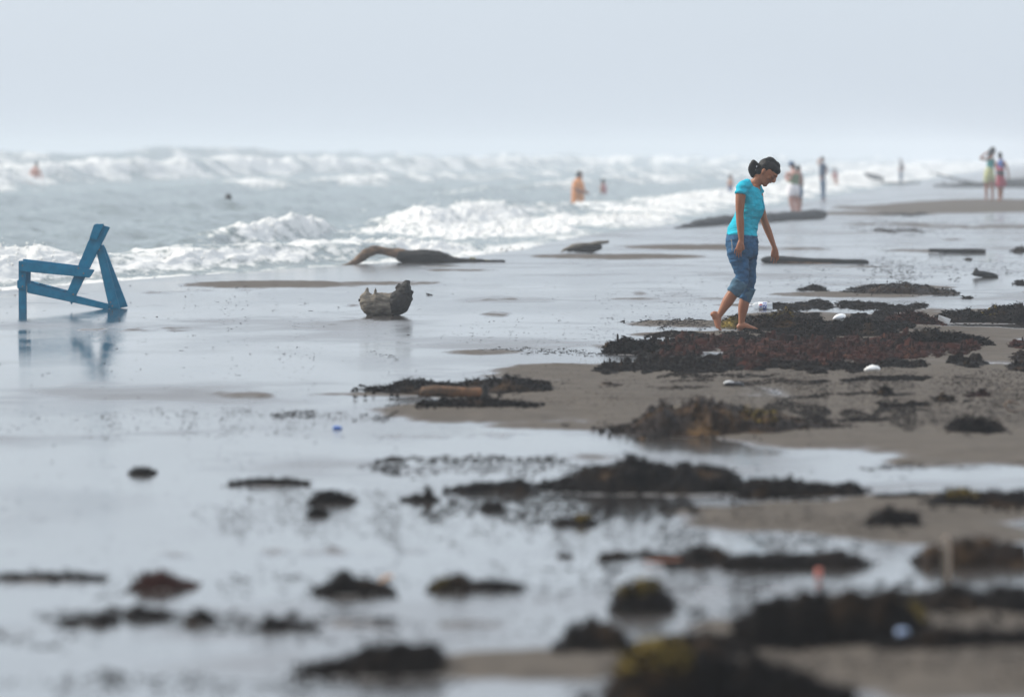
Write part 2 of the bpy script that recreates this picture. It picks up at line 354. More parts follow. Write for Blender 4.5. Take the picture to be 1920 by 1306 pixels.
def build_sea():
    Yd = np.exp(np.linspace(math.log(56.0), math.log(620.0), 620))
    Y = np.concatenate([[-60, 0, 30, 45, 52], Yd, [640, 670, 710, 760, 830, 920, 1050, 1250, 1550]])
    NC = 660
    YY = Y[:, None]
    xl = np.minimum(-.105 * np.maximum(YY, 30) - 1.5, shore(YY) - 14); xr = shore(YY) + 1.0
    t = np.linspace(0, 1, NC)[None, :]
    X1 = xl + (xr - xl) * t
    out = np.array([1000, 600, 300, 150, 80, 40, 20, 8])[None, :]
    X0 = np.maximum(xl - out, -1180 + np.arange(8)[None, :])
    XX = np.concatenate([X0, X1], 1); YF = np.broadcast_to(YY, XX.shape)
    Z, Fm = sea_surface(XX, YF)
    V = np.stack([XX, YF, Z], -1).reshape(-1, 3)
    o = mesh_obj('sea', V, grid_faces(len(Y), NC + 8), sea_material(), attrs={'foam': Fm})
    tag(o, 'choppy grey green sea with white breakers', kind='structure')
    # torn spray and foam lumps riding on the breakers
    rng = np.random.RandomState(4)
    N = 60000
    Yr = np.exp(rng.uniform(math.log(58), math.log(330), N)); xs = shore(Yr)
    vr = rng.uniform(.2, 8, N); Xr = xs - vr
    keep = Xr > -.1 * Yr - .5
    Yr, Xr, vr = Yr[keep], Xr[keep], vr[keep]
    z, fm = sea_surface(Xr, Yr)
    z2, _ = sea_surface(Xr - .25, Yr)
    pr = smooth(.6, 1.15, fm)
    k = (rng.uniform(0, 1, len(pr)) < pr * .8); Xr, Yr, z = Xr[k], Yr[k], z[k]
    k = np.arange(len(Xr))[:24000]; Xr, Yr, z = Xr[k], Yr[k], z[k]
    n = len(Xr)
    base = np.array([(1,0,0),(-1,0,0),(0,1,0),(0,-1,0),(0,0,1),(0,0,-1)], float)
    fc = np.array([(0,2,4),(2,1,4),(1,3,4),(3,0,4),(2,0,5),(1,2,5),(3,1,5),(0,3,5)])
    s = (.007 + .022 * rng.uniform(0, 1, n) ** 3)[:, None, None] * (Yr / 90.0)[:, None, None] ** .5
    P = base[None] * s * rng.uniform(.5, 1.5, (n, 6, 1)) * np.array([1.3, 1.3, .9]) 
    up = np.abs(rng.normal(0, .035, n)) * (1 + 1.5 * (rng.uniform(0, 1, n) > .9))
    P = P + np.stack([Xr, Yr, z + up], -1)[:, None, :]
    Fq = (fc[None] + (np.arange(n) * 6)[:, None, None]).reshape(-1, 3)
    fm_ = mat('white foam', (.70, .70, .68), rough=.7, spec=.2)
    o = mesh_obj('sea_foam', P.reshape(-1, 3), Fq, fm_)
    tag(o, 'white torn spray and foam lumps on the breakers', kind='stuff')
build_sea()

# ------------------------------------------------------------------ haze
def build_haze():
    x, y0, y1, z0, z1 = 1200, -70, 1570, -6.0, 5.2
    V = [(-x, y0, z0), (x, y0, z0), (x, y1, z0), (-x, y1, z0), (-x, y0, z1), (x, y0, z1), (x, y1, z1), (-x, y1, z1)]
    Fc = [(0, 3, 2, 1), (4, 5, 6, 7), (0, 1, 5, 4), (1, 2, 6, 5), (2, 3, 7, 6), (3, 0, 4, 7)]
    m = bpy.data.materials.new('sea mist'); m.use_nodes = True; n = m.node_tree; n.nodes.clear()
    p = n.nodes.new('ShaderNodeVolumePrincipled'); o_ = n.nodes.new('ShaderNodeOutputMaterial')
    p.inputs['Color'].default_value = (.84, .90, .96, 1); p.inputs['Density'].default_value = .00105; p.inputs['Anisotropy'].default_value = .1
    n.links.new(p.outputs[0], o_.inputs['Volume'])
    o = mesh_obj('haze', V, Fc, m, smooth_=False); tag(o, 'pale sea mist over the whole beach', kind='stuff')
build_haze()

# ------------------------------------------------------------------ shaped solids
def catmull(P, n):
    P = [np.array(p, float) for p in P]
    if len(P) < 3: n = max(n, 2)
    Q = [2 * P[0] - P[1]] + P + [2 * P[-1] - P[-2]]
    out = []
    for i in range(1, len(Q) - 2):
        for k in range(n):
            t = k / n; a, b, c, d = Q[i - 1], Q[i], Q[i + 1], Q[i + 2]
            out.append(.5 * ((2 * b) + (-a + c) * t + (2 * a - 5 * b + 4 * c - d) * t * t + (-a + 3 * b - 3 * c + d) * t ** 3))
    out.append(Q[-2]); return np.array(out)
def loft(bm, pts, seg=14, n=4, cap=.6, dax=(0, 1, 0)):
    """pts: rows x, y, z, half width across, half width along dax"""
    S = catmull([tuple(p) for p in pts], n); d0 = np.array(dax, float)
    S[:, 3:] = np.maximum(S[:, 3:], .0008)
    P = S[:, :3]; T = np.gradient(P, axis=0); T /= np.linalg.norm(T, axis=1)[:, None] + 1e-9
    rows = []
    def ring(p, t, a, b):
        d = d0 - t * (d0 @ t); ln = np.linalg.norm(d)
        d = d / ln if ln > 1e-3 else np.array([1, 0, 0.]); s = np.cross(d, t)
        rows.append([bm.verts.new(tuple(p + s * a * math.cos(q) + d * b * math.sin(q))) for q in np.linspace(0, 2 * math.pi, seg, endpoint=False)])
    m0 = min(S[0, 3], S[0, 4]) * cap; m1 = min(S[-1, 3], S[-1, 4]) * cap
    for f, g in ((1, .35), (.8, .66), (.45, .9)):
        ring(P[0] - T[0] * m0 * f, T[0], S[0, 3] * g, S[0, 4] * g)
    for i in range(len(S)): ring(P[i], T[i], S[i, 3], S[i, 4])
    for f, g in ((.45, .9), (.8, .66), (1, .35)):
        ring(P[-1] + T[-1] * m1 * f, T[-1], S[-1, 3] * g, S[-1, 4] * g)
    for a, b in zip(rows[:-1], rows[1:]):
        for k in range(seg): bm.faces.new((a[k], a[(k + 1) % seg], b[(k + 1) % seg], b[k]))
    bm.faces.new(rows[0][::-1]); bm.faces.new(rows[-1])
def finish(name, bm, m, parent=None, voxel=None, wob=0, wscale=8, smooth_iter=2, wdir=(1, 1, 1), seed=3, dec=None):
    bmesh.ops.recalc_face_normals(bm, faces=bm.faces)
    me = bpy.data.meshes.new(name); bm.to_mesh(me); bm.free()
    o = bpy.data.objects.new(name, me); link(o)
    if voxel:
        md = o.modifiers.new('r', 'REMESH'); md.mode = 'VOXEL'; md.voxel_size = voxel
        if smooth_iter:
            ms = o.modifiers.new('s', 'SMOOTH'); ms.factor = .6; ms.iterations = smooth_iter
        if dec:
            mdc = o.modifiers.new('d', 'DECIMATE'); mdc.ratio = dec
        dg = bpy.context.evaluated_depsgraph_get(); dg.update()
        me2 = bpy.data.meshes.new_from_object(o.evaluated_get(dg)); o.modifiers.clear(); o.data = me2; me = me2
    me.name = name
    if wob:
        n = len(me.vertices); co = np.empty(n * 3, np.float32); me.vertices.foreach_get('co', co); co = co.reshape(-1, 3)
        no = np.empty(n * 3, np.float32); me.vertices.foreach_get('normal', no); no = no.reshape(-1, 3)
        a = co * np.array(wdir) * wscale
        d = fbm(a[:, 0] + a[:, 1] * .7, a[:, 2] + a[:, 1] * .4, seed, 4)
        co = co + no * (d * wob)[:, None]; me.vertices.foreach_set('co', co.astype(np.float32).ravel())
    me.polygons.foreach_set('use_smooth', np.ones(len(me.polygons), bool)); me.update()
    me.materials.append(m)
    if parent is not None: o.parent = parent
    return o
class Pic:
    """a thing whose outline is given in picture rows and columns at its own distance, in metres round its base"""
    def __init__(s, px, py, Y=None):
        s.b = on_ground(px, py) if Y is None else atY(px, py, Y)
        s.s = F / s.b.y
        s.px, s.py = px, py
    def q(s, rows, dx=0, dy=0):
        out = []
        for r in rows:
            x, y, d, a = r[:4]; b = r[4] if len(r) > 4 else a
            Yp = s.b.y + d; p = atY(x, y, Yp); k = Yp / F
            out.append((p.x - s.b.x, d, p.z - s.b.z, a * k, b * k))
        return out

SKIN = mat('brown skin', (.29, .108, .048), rough=.55, spec=.35, noise=.12, scale=14, sss=.05)
SKIN2 = mat('light brown skin', (.42, .21, .13), rough=.55, spec=.3)
HAIR = mat('black hair', (.002, .002, .003), rough=.5, spec=.14, bump=.4, bscale=150, stretch=(1, 1, .25))
def cloth(name, col, **k):
    k.setdefault('rough', .85); k.setdefault('spec', .15); k.setdefault('noise', .1); k.setdefault('scale', 30); return mat(name, col, **k)

def figure(label, px, py, Y, parts, group=None, voxel=.012, root='person', cat='person', body_first=True):
    P = Pic(px, py, Y)
    r = empty(root, P.b); tag(r, label, cat, group)
    for (nm, m, lofts, *ex) in parts:
        bm = bmesh.new()
        for l in lofts: loft(bm, P.q(l), seg=10, n=3)
        finish(nm, bm, m, r, voxel=voxel, wob=ex[0] if ex else 0)
    return r, P

# ------------------------------------------------------------------ the walking woman
def woman():
    P = Pic(1396, 618); s = P.s
    r = empty('person', P.b)
    tag(r, 'barefoot woman in turquoise shirt and rolled jeans walking with head bowed', 'person')
    U = np.array([.60, 0, .80]); Fd0 = np.array([.80, 0, -.60]); c, sn = math.cos(R(24)), math.sin(R(24))
    Fd = c * Fd0 + sn * np.array([0, -1, 0]); Sd = np.cross(U, Fd)
    O = np.array([(1423.5 - P.px) / s, 0, -(342 - P.py) / s])
    def H(u, f, sd=0): return O + u * U + f * Fd + sd * Sd
    def hl(bm, rows, dax, seg=16, n=3, cap=.6):
        loft(bm, [(*H(q[0], q[1], q[2]), q[3], q[4]) for q in rows], seg=seg, n=n, dax=tuple(dax), cap=cap)
    bm = bmesh.new()
    # head, along its own up axis (across = depth of the head)
    hl(bm, [(.004,.058,0,.016,.020),(.02,.048,0,.036,.036),(.05,.030,0,.060,.050),(.08,.018,0,.078,.060),(.11,.010,0,.091,.068),(.14,.004,0,.096,.072),(.17,0,0,.092,.071),(.20,-.004,0,.072,.058),(.218,-.006,0,.038,.034)], Sd)
    hl(bm, [(.132,.094,0,.010,.009),(.108,.104,0,.012,.011),(.088,.111,0,.013,.014),(.080,.100,0,.012,.015)], Sd, seg=10)        # nose
    hl(bm, [(.138,.088,-.035,.008,.010),(.142,.097,0,.008,.012),(.138,.088,.035,.008,.010)], U, seg=8)                          # brow
    hl(bm, [(.060,.078,-.016,.008,.007),(.062,.086,0,.010,.009),(.060,.078,.016,.008,.007)], U, seg=8)                         # lips
    hl(bm, [(.010,.064,0,.014,.016),(.022,.070,0,.012,.015)], Sd, seg=8)                                                        # chin
    for sg in (-1, 1):
        hl(bm, [(.075,.0,sg*.064,.008,.008),(.09,-.004,sg*.073,.014,.008),(.11,-.008,sg*.077,.017,.007),(.125,-.010,sg*.074,.012,.007)], Sd, seg=10)
        hl(bm, [(.095,.065,sg*.038,.02,.02),(.08,.062,sg*.036,.02,.02)], Sd, seg=8)                                              # cheek
    L = lambda rows, **k: loft(bm, P.q(rows), **k)
    L([(1424,334,0,11,11),(1418,342,0,10.5,11),(1411,350,0,12,14),(1407,358,0,16,22)])                                          # neck
    L([(1406,346,0,10,16),(1405,356,0,17,28),(1407,372,0,20,27),(1406,388,0,22,27),(1401,405,0,20,24),(1396,422,0,21,24),(1392,440,0,24,29),(1391,458,0,26,31),(1393,472,0,24,28)], seg=18)
    L([(1413,350,-.02,9,14),(1415.5,358,-.02,9.2,14),(1417,366,-.02,8,12)], seg=12)                                             # chest in the scoop
    # near arm
    L([(1398,350,-.10,11,10),(1391,355,-.155,10.5,10.5),(1388.5,368,-.175,9.6,9.6),(1387.5,385,-.185,8.6,8.6),(1387,402,-.19,7.4,7.6),(1388,418,-.195,7.4,7.4),(1389,436,-.20,6.2,6.4),(1390,450,-.20,4.8,5.4)])
    L([(1390,450,-.20,5,5),(1388.5,457,-.205,6.4,4.6),(1387,464,-.205,7.2,4.4),(1386,469,-.205,6.8,4.0)], seg=12)
    for k, (x0, y0, x1, y1, x2, y2, w_) in enumerate([(1382,463,1378.2,469,1377.6,475,1.25),(1384,466,1381.2,474,1381.2,480,1.35),(1387,467,1385,476,1385.4,482.5,1.35),(1390,466,1389.2,475,1389.6,481,1.25)]):
        L([(x0,y0,-.205,w_*1.15),(x1,y1,-.208-.002*k,w_*1.05),(x2,y2,-.20,w_*.8)], seg=8, n=3)
    L([(1391,455,-.215,2.2),(1394,461,-.222,2.0),(1394.5,468,-.22,1.7)], seg=8, n=3)                                          # thumb
    # far arm
    L([(1413,352,.08,11,10),(1421,362,.13,9.4,9.4),(1424,380,.155,8.6,8.6),(1429,400,.165,7.6,7.6),(1433,414,.165,7.0,7.2),(1440,432,.155,6.8,6.8),(1447,450,.14,5.4,5.8),(1451.5,462,.13,4.4,5)])
    L([(1451.5,462,.13,4.6,4.6),(1453,469,.13,5.8,4.6),(1454,476,.13,6.4,4.4),(1453.5,481,.13,6,4)], seg=12)
    for k, (x0, y0, x1, y1, x2, y2, w_) in enumerate([(1458,475,1460,482,1458.6,488,1.2),(1455,478,1456,487,1454.4,493,1.3),(1452,479,1451.4,488,1449.8,494,1.3),(1449.5,477,1447.2,484,1445.4,489.5,1.2)]):
        L([(x0,y0,.125,w_*1.15),(x1,y1,.12,w_*1.05),(x2,y2,.12,w_*.8)], seg=8, n=3)
    L([(1449,468,.12,2.2),(1447.5,474,.112,2.0),(1446.5,480,.112,1.6)], seg=8, n=3)
    # near (trailing) leg and foot
    L([(1384,470,-.085,15,12),(1389,500,-.085,10.5,10.5),(1391,518,-.085,8.5,9),(1386,534,-.085,9,9.5),(1375,549,-.085,10.6,10.4),(1365,564,-.08,10.6,10.4),(1357,577,-.08,8.0,8.4),(1350.5,588,-.08,6.0,6.6),(1346,594,-.08,6.0,6.6)])
    L([(1334.5,589,-.08,4.2,5.4),(1339,590,-.08,7.8,6.6),(1344.5,596,-.08,8,7.2),(1345.5,603,-.08,6.8,8),(1346,609,-.08,5.6,9.2),(1347.5,614,-.08,3.8,9)], seg=14)
    for k in range(5):
        d = -.08 + (k - 2) * .019
        L([(1347.5,613.5,d,2.6 if k == 0 else 2.1),(1350,617,d,2.3 if k == 0 else 1.8),(1353,618.5,d,1.6)], seg=8, n=2)
    # far (front) leg and foot
    L([(1403,470,.085,14,12),(1404,500,.085,10,10.5),(1404.5,525,.085,8.5,9),(1401.5,545,.085,9,9.5),(1396.5,562,.085,9.8,10),(1393.5,578,.08,9.6,9.6),(1391.5,592,.08,7.2,7.6),(1390.5,603,.08,6.0,6.4),(1391,609,.08,6.6,6.6)])
    L([(1384.5,613,.08,5.0,6.0),(1390,611,.08,7.2,7.2),(1398,611.5,.075,6.4,8),(1407,614,.07,4.6,9),(1415,616,.065,3.2,9)], seg=14, dax=(0, 1, 0))
    for k in range(5):
        d = .065 + (k - 2) * .018
        L([(1414,616.2,d,2.4 if k == 0 else 2.0),(1419,617,d,2.2 if k == 0 else 1.7),(1423.5 - .8 * k,617.8,d,1.5)], seg=8, n=2)
    body = finish('body', bm, SKIN, r, voxel=.0040, smooth_iter=2)
    # hair
    bm = bmesh.new()
    def ell(cu, cf, cs, ru, rf, rs):
        rows = []
        for a in np.linspace(-1, 1, 9)[1:-1]:
            k = math.sqrt(1 - a * a); rows.append((cu + ru * a, cf, cs, rf * k, rs * k))
        hl(bm, rows, Sd, seg=18, n=2)
    ell(.152, -.026, 0, .098, .090, .083); ell(.180, .014, 0, .056, .092, .079)
    ell(.100, -.050, 0, .075, .055, .062)
    hair = finish('hair', bm, HAIR, r, voxel=.006, wob=.004, wscale=30)
    bm = bmesh.new()
    loft(bm, P.q([(1425,315,0,6,6),(1420,310,0,5,5.5),(1415,305.5,0,5.4,6),(1411.5,307,0,6,6.4),(1410,314,0,6.8,7),(1410,322,0,6.2,6.4),(1412,329,0,4.6,5),(1414.5,334,0,2.2,3)]), seg=12)
    finish('ponytail', bm, HAIR, r, voxel=.006, wob=.008, wscale=26, wdir=(1.5, 1.5, .5))
    bm = bmesh.new(); loft(bm, P.q([(1419,311.5,-.02,1.3,1.6),(1418.6,313,-.024,1.2,1.6)]), seg=10); finish('hair_tie', bm, cloth('white hair tie', (.7, .7, .72)), r)
    # eyes, brows, mouth
    for sg in (-1, 1):
        bm = bmesh.new(); hl(bm, [(.1125,.0845,sg*.024,.005,.0055),(.1125,.085,sg*.034,.005,.0055)], U, seg=8)
        e = finish('eye', bm, mat('eye white', (.55, .5, .46), rough=.2), r)
        bm = bmesh.new(); hl(bm, [(.1125,.0905,sg*.028,.004,.004),(.1125,.0905,sg*.031,.004,.004)], U, seg=8); finish('iris', bm, mat('dark iris', (.015, .01, .008), rough=.15), e)
        bm = bmesh.new(); hl(bm, [(.1155,.088,sg*.017,.004,.006),(.117,.090,sg*.029,.005,.0075),(.114,.083,sg*.042,.004,.006)], U, seg=6); finish('eyelid', bm, SKIN, e)
        bm = bmesh.new(); hl(bm, [(.131,.0995,sg*.013,.0022,.003),(.134,.098,sg*.028,.0026,.003),(.130,.088,sg*.044,.0014,.002)], U, seg=6); finish('eyebrow', bm, HAIR, r)
    bm = bmesh.new()
    hl(bm, [(.0645,.083,-.018,.0028,.003),(.067,.0945,-.006,.004,.004),(.067,.0945,.006,.004,.004),(.0645,.083,.018,.0028,.003)], U, seg=8)
    hl(bm, [(.0585,.081,-.016,.003,.003),(.0575,.0935,0,.005,.004),(.0585,.081,.016,.003,.003)], U, seg=8)
    finish('lips', bm, mat('dark lips', (.22, .07, .05), rough=.4), r)
    # shirt
    SH = cloth('turquoise jersey', (.008, .42, .56), noise=.10, scale=18, bump=.25, bscale=40)
    SH_D = cloth('turquoise ribbing', (.006, .36, .50))
    bm = bmesh.new()
    L = lambda rows, **k: loft(bm, P.q(rows), **k)
    L([(1402,345,0,10,22),(1402,352,0,16,31),(1404,362,0,21,33),(1407,375,0,24,32.5),(1407.5,389,0,26.3,32),(1402.5,404,0,24,29),(1397,419,0,25,29),(1392.7,433,0,28,32.5),(1391.8,441,0,29.3,35)], seg=26, cap=.1)
    L([(1417,384,-.075,14,13),(1418,391,-.075,14.5,13)], seg=12, cap=.8); L([(1418,384,.075,14,13),(1418,391,.075,14,13)], seg=12, cap=.8)
    L([(1403,347,-.10,12,11),(1394,351,-.148,12.4,12),(1389.8,360,-.172,11.8,11.6),(1388.8,364,-.176,11.0,11.0)], seg=16, cap=.1)
    L([(1409,348,.08,12,11),(1417,354,.128,12,12),(1421.5,364,.142,11,11)], seg=16, cap=.1)
    finish('shirt', bm, SH, r, voxel=.0055, wob=.011, wscale=19, wdir=(.6, 1, 1.6), seed=12)
    # neckband following the scoop
    bm = bmesh.new()
    loft(bm, P.q([(1400,340,-.055,1.3),(1404,347,-.082,1.3),(1408.5,357,-.095,1.3),(1415,366.5,-.075,1.3),(1421,369,-.045,1.3),(1425.5,366,-.0,1.3),(1427,358,.05,1.3)]), seg=8, n=5); finish('neckband', bm, SH_D, r)
    bm = bmesh.new()
    loft(bm, P.q([(1426,368,-.066,1.6),(1430.5,378,-.068,1.6),(1432.5,390,-.068,1.6),(1427,404,-.062,1.6),(1420,419,-.058,1.6)]), seg=8, n=4); finish('placket', bm, SH_D, r)
    for (x, y) in ((1425.5,378.5),(1426,385),(1426.5,391.5),(1422.5,399),(1418,407.5)):
        bm = bmesh.new(); loft(bm, P.q([(x,y,-.108,1.15,1.15),(x,y,-.100,1.15,1.15)]), seg=8, dax=(1, 0, 0)); finish('button', bm, mat('pale button', (.5, .7, .75), rough=.4), r)
    # jeans
    JN = cloth('washed blue denim', (.030, .115, .235), noise=.5, scale=11, bump=.5, bscale=90)
    JC = cloth('paler turned denim', (.075, .16, .235), noise=.4, scale=10, bump=.5, bscale=90)
    bm = bmesh.new()
    L = lambda rows, **k: loft(bm, P.q(rows), **k)
    L([(1391.6,438,0,27.6,33),(1391,448,0,30,35.5),(1391.5,460,0,31,36.5),(1393,473,0,30,34),(1394,482,0,27,30)], seg=26, cap=.2)
    L([(1382.5,466,-.085,19.5,16.5),(1385,484,-.085,18.6,16.5),(1389.3,501,-.085,15.2,15.5),(1391.5,517,-.085,13.0,13.6),(1388.5,531,-.085,13,13.4),(1379,545,-.085,12.6,13)], seg=20, cap=.1)
    L([(1403,466,.085,18.5,16.5),(1404,484,.085,16,16.5),(1404,501,.085,14,15),(1405,520,.085,12.8,13.6),(1403,538,.085,12,12.8),(1397,560,.085,10.8,11.6)], seg=20, cap=.1)
    finish('jeans', bm, JN, r, voxel=.006, wob=.010, wscale=17, wdir=(.8, .9, 1.8), seed=31)
    for rows in ([(1388.5,527,-.087,15.8,15.6),(1384,536,-.087,16.2,16),(1377.5,545.5,-.087,15.6,15.2),(1374.5,549.5,-.087,14.2,14.2)], [(1404,540,.087,13.8,14.4),(1401,551,.087,13,13.6),(1397,562,.087,12,12.6),(1396.3,564,.087,11.4,12)]):
        bm = bmesh.new(); loft(bm, [(a_, b_, c_, d_ * .92, e_ * .94) for a_, b_, c_, d_, e_ in P.q(rows)], seg=20, cap=.1); finish('cuff', bm, JC, r, voxel=.006, wob=.011, wscale=24, seed=5)
    bm = bmesh.new(); loft(bm, P.q([(1391.6,439.5,0,29.2,34.4),(1391.4,444.5,0,29.9,35.4)]), seg=26, cap=.05); finish('waistband', bm, JN, r, voxel=.0055, wob=.003)
    bm = bmesh.new(); loft(bm, P.q([(1371,449,-.165,1.0),(1372.5,458,-.166,1.0),(1373,469,-.162,1.0)]), seg=6); finish('pocket_seam', bm, cloth('pale stitching', (.35, .36, .36)), r)
    return r
woman()

# ------------------------------------------------------------------ other people
def person_at(label, px, py, Y, parts, group, vox=.016): return figure(label, px, py, Y, parts, group, voxel=vox)
BATH, STROLL = 'bathers in the surf', 'people strolling far along the beach'
NAVY = cloth('navy cloth', (.02, .03, .06)); DARK = cloth('dark cloth', (.02, .02, .025)); DEN = cloth('blue trousers', (.05, .12, .22))
def legs(x, y0, x1, y1, gap, w0, w1, d=.08): return [[(x - gap, y0, -d, w0), ((x + x1) / 2 - gap, (y0 + y1) / 2, -d, (w0 + w1) / 2 * 1.02), (x1 - gap * .8, y1, -d, w1)], [(x + gap, y0, d, w0), ((x + x1) / 2 + gap, (y0 + y1) / 2, d, (w0 + w1) / 2 * 1.02), (x1 + gap * .8, y1, d, w1)]]
def feet(x, y, gap, w, dx): return [[(x - gap, y, -.08, w), (x - gap + dx, y + .5, -.09, w * .8)], [(x + gap, y, .08, w), (x + gap + dx, y + .5, .07, w * .8)]]
# man in orange shirt, thigh deep
person_at('man in orange shirt and dark shorts wading thigh deep behind the foam', 1084, 410, 186, [
 ('body', SKIN, [[(1087,325,0,5,5),(1087.5,331,0,5.2,5),(1087,336,0,3.6,4)],[(1085,335,0,4,5),(1085,345,0,9,10),(1084,372,0,9.5,9),(1084,392,0,8,8)],[(1079,343,-.16,4.2),(1080,354,-.2,3.8),(1088,358,-.24,3.2),(1097,359.5,-.24,2.6),(1103,362,-.22,2.2)],[(1090,343,.15,4),(1093,354,.18,3.4),(1099,361,.16,2.6),(1103,364,.1,2)]] + legs(1084,390,1084,410,4,5,3.4)),
 ('shirt', cloth('orange shirt', (.62, .24, .07), noise=.2), [[(1085,338,0,7,8),(1084.5,344,0,11.2,12.6),(1083.5,358,0,11.8,11.6),(1083.5,372,0,12.2,11.4),(1083.5,381,0,12.2,11.6)],[(1080,342,-.15,5.6),(1080,352,-.19,5.2)]], .01),
 ('shorts', NAVY, [[(1085,380,0,9.6,10),(1086,391,0,8.8,10)]], .006),
 ('hair', HAIR, [[(1086.5,322.5,0,4,4),(1086,326,0,6.4,6),(1085,331,0,4.8,5)]]),
], BATH)
person_at('small child in pink top bathing just beyond the man in orange', 1131, 372, 226, [
 ('body', SKIN2, [[(1131,338,0,3,3),(1131.5,342,0,3.4,3.2),(1131.5,345,0,2.4,2.4)],[(1131,346,0,3,4),(1131,354,0,5,5),(1131,366,0,5,5)],[(1127,348,-.1,2),(1126,357,-.12,1.6),(1128,362,-.12,1.4)],[(1135,348,.1,2),(1136.5,357,.1,1.6),(1137,363,.1,1.4)]] + legs(1131,362,1131,372,2,2.5,2)),
 ('swimsuit', cloth('pink swimsuit', (.42, .15, .17)), [[(1131.5,347.5,0,4.6,5),(1132,356,0,5.8,5.6),(1132,365,0,5.6,5.6)]]),
 ('hair', HAIR, [[(1130.5,336.5,0,3,3),(1130.5,340,0,4.1,4),(1129.5,344,0,3,3)]]),
], BATH)
person_at('bare backed bather standing waist deep out in the far breakers', 67, 352, 259, [
 ('body', mat('pinkish brown skin', (.46, .21, .15), rough=.5), [[(68.5,308,0,3.2,3.4),(68.5,312,0,2.6,3),(68,315,0,2.4,3)],[(67.5,315,0,4,5),(66,319,0,7.4,6),(66,327,0,6.6,5),(66,335,0,5.8,5),(66,345,0,6,5)],[(60.5,318.5,-.06,2.4),(57,326,-.1,2.0),(59,334,-.14,1.7)],[(73,318.5,.04,2.4),(76.5,327,.02,1.9),(79.5,337,-.02,1.6),(80,340,-.02,1.3)]] + legs(66,344,66,352,3,3,2.5)),  # pinkish brown is the bather's own skin tone
 ('shorts', cloth('grey shorts', (.12, .13, .15)), [[(66,335.5,0,6.3,5.6),(66,345,0,6.4,6)]]),
 ('hair', HAIR, [[(68.5,304.8,0,2.4,2.6),(68.5,308,0,4.0,4),(68.5,311,0,3.2,3.4)]]),
], BATH)
person_at('swimmer with only a dark head above the water', 428, 396, 166, [
 ('body', SKIN, [[(428,368,0,6,5.6),(428.5,375,0,6,5.6),(428,381,0,4,4.6)],[(428,382,0,6,8),(428,386,0,10,13),(428,396,0,9,11)]]),
 ('hair', HAIR, [[(428,366,0,5,5),(428,370,0,7.6,7),(427,375,0,7,6.4),(426,380,0,4.5,5)]], .01),
], BATH)
person_at('small child in blue shorts standing at the edge of the surf', 1369, 372, 216, [
 ('body', SKIN2, [[(1370,330,0,3.1,3),(1370.5,333.5,0,3,3),(1370,336,0,2,2.2)],[(1370,336,0,2.6,3),(1369.5,340,0,4.6,5),(1369,348,0,4,4),(1369,353,0,4.4,4.4)],[(1366,339,-.08,1.7),(1365,346,-.1,1.4),(1366,352,-.1,1.2)],[(1373,339,.08,1.7),(1374.5,346,.1,1.4),(1374,352,.08,1.2)]] + legs(1369,353,1369,371,2.2,2.5,1.6, .05)),
 ('shorts', cloth('blue shorts', (.06, .13, .28)), [[(1369,349,0,4.8,4.6),(1369,354,0,5.2,5)],[(1366.8,354,-.05,2.9),(1366.8,360,-.05,2.8)],[(1371.4,354,.05,2.9),(1371.4,360,.05,2.8)]]),
 ('hair', HAIR, [[(1369.5,327.6,0,2.6,2.6),(1369.5,330.5,0,3.8,3.6),(1368.8,333,0,2.6,3)]]),
], BATH)
person_at('woman in green top, white shorts and blue cap, seen from behind', 1488, 402, 161, [
 ('body', mat('pale tanned skin', (.40, .19, .14), rough=.55), [[(1485,309,0,4.8,5),(1486,314,0,4.4,4.6),(1487,319,0,3,3.4)],[(1487.5,319,0,4,6),(1489,326,0,9,10),(1488.5,340,0,8.5,9),(1488,352,0,9.5,9)],[(1479,324,-.1,3.6),(1474.5,331,-.12,3.4),(1477,338,-.2,3),(1483,333,-.24,2.4),(1484,326,-.24,2)],[(1498,324,.08,3.4),(1501,334,.1,3),(1500,345,.06,2.4)],[(1484,364,-.06,6.2),(1484.5,380,-.06,5),(1487,391,-.06,4.2),(1488.5,401,-.06,3)],[(1493,364,.06,6),(1495,380,.06,4.8),(1497,391,.06,4),(1498,401,.06,3)]] + feet(1492,401.5,5,2.6,-4)),
 ('top', cloth('olive green top', (.16, .22, .13)), [[(1489,322,0,6,8),(1489,328,0,9.8,10.6),(1489,339,0,9.4,10),(1488.5,348,0,10.8,10.6)]], .008),
 ('shorts', cloth('white shorts', (.80, .78, .80)), [[(1488,347,0,11.4,11),(1487.5,355,0,13,12.4),(1487.5,362,0,12,11.6)],[(1482.5,360,-.07,6.9),(1482.5,366,-.07,6.6)],[(1493,360,.07,6.7),(1493.5,368,.07,6.2)]], .006),
 ('hair', HAIR, [[(1485,307,0,4.6,5),(1487,311,0,5.2,5.2),(1488,315,0,3.8,4)]]),
 ('cap', cloth('blue cap', (.04, .10, .20)), [[(1484,303.4,0,3.4,4),(1484,306,0,5.6,5.6),(1484,308,0,5.8,5.8)],[(1481,307.5,0,3,4),(1477.5,308.4,0,1.6,3)]]),
], STROLL)
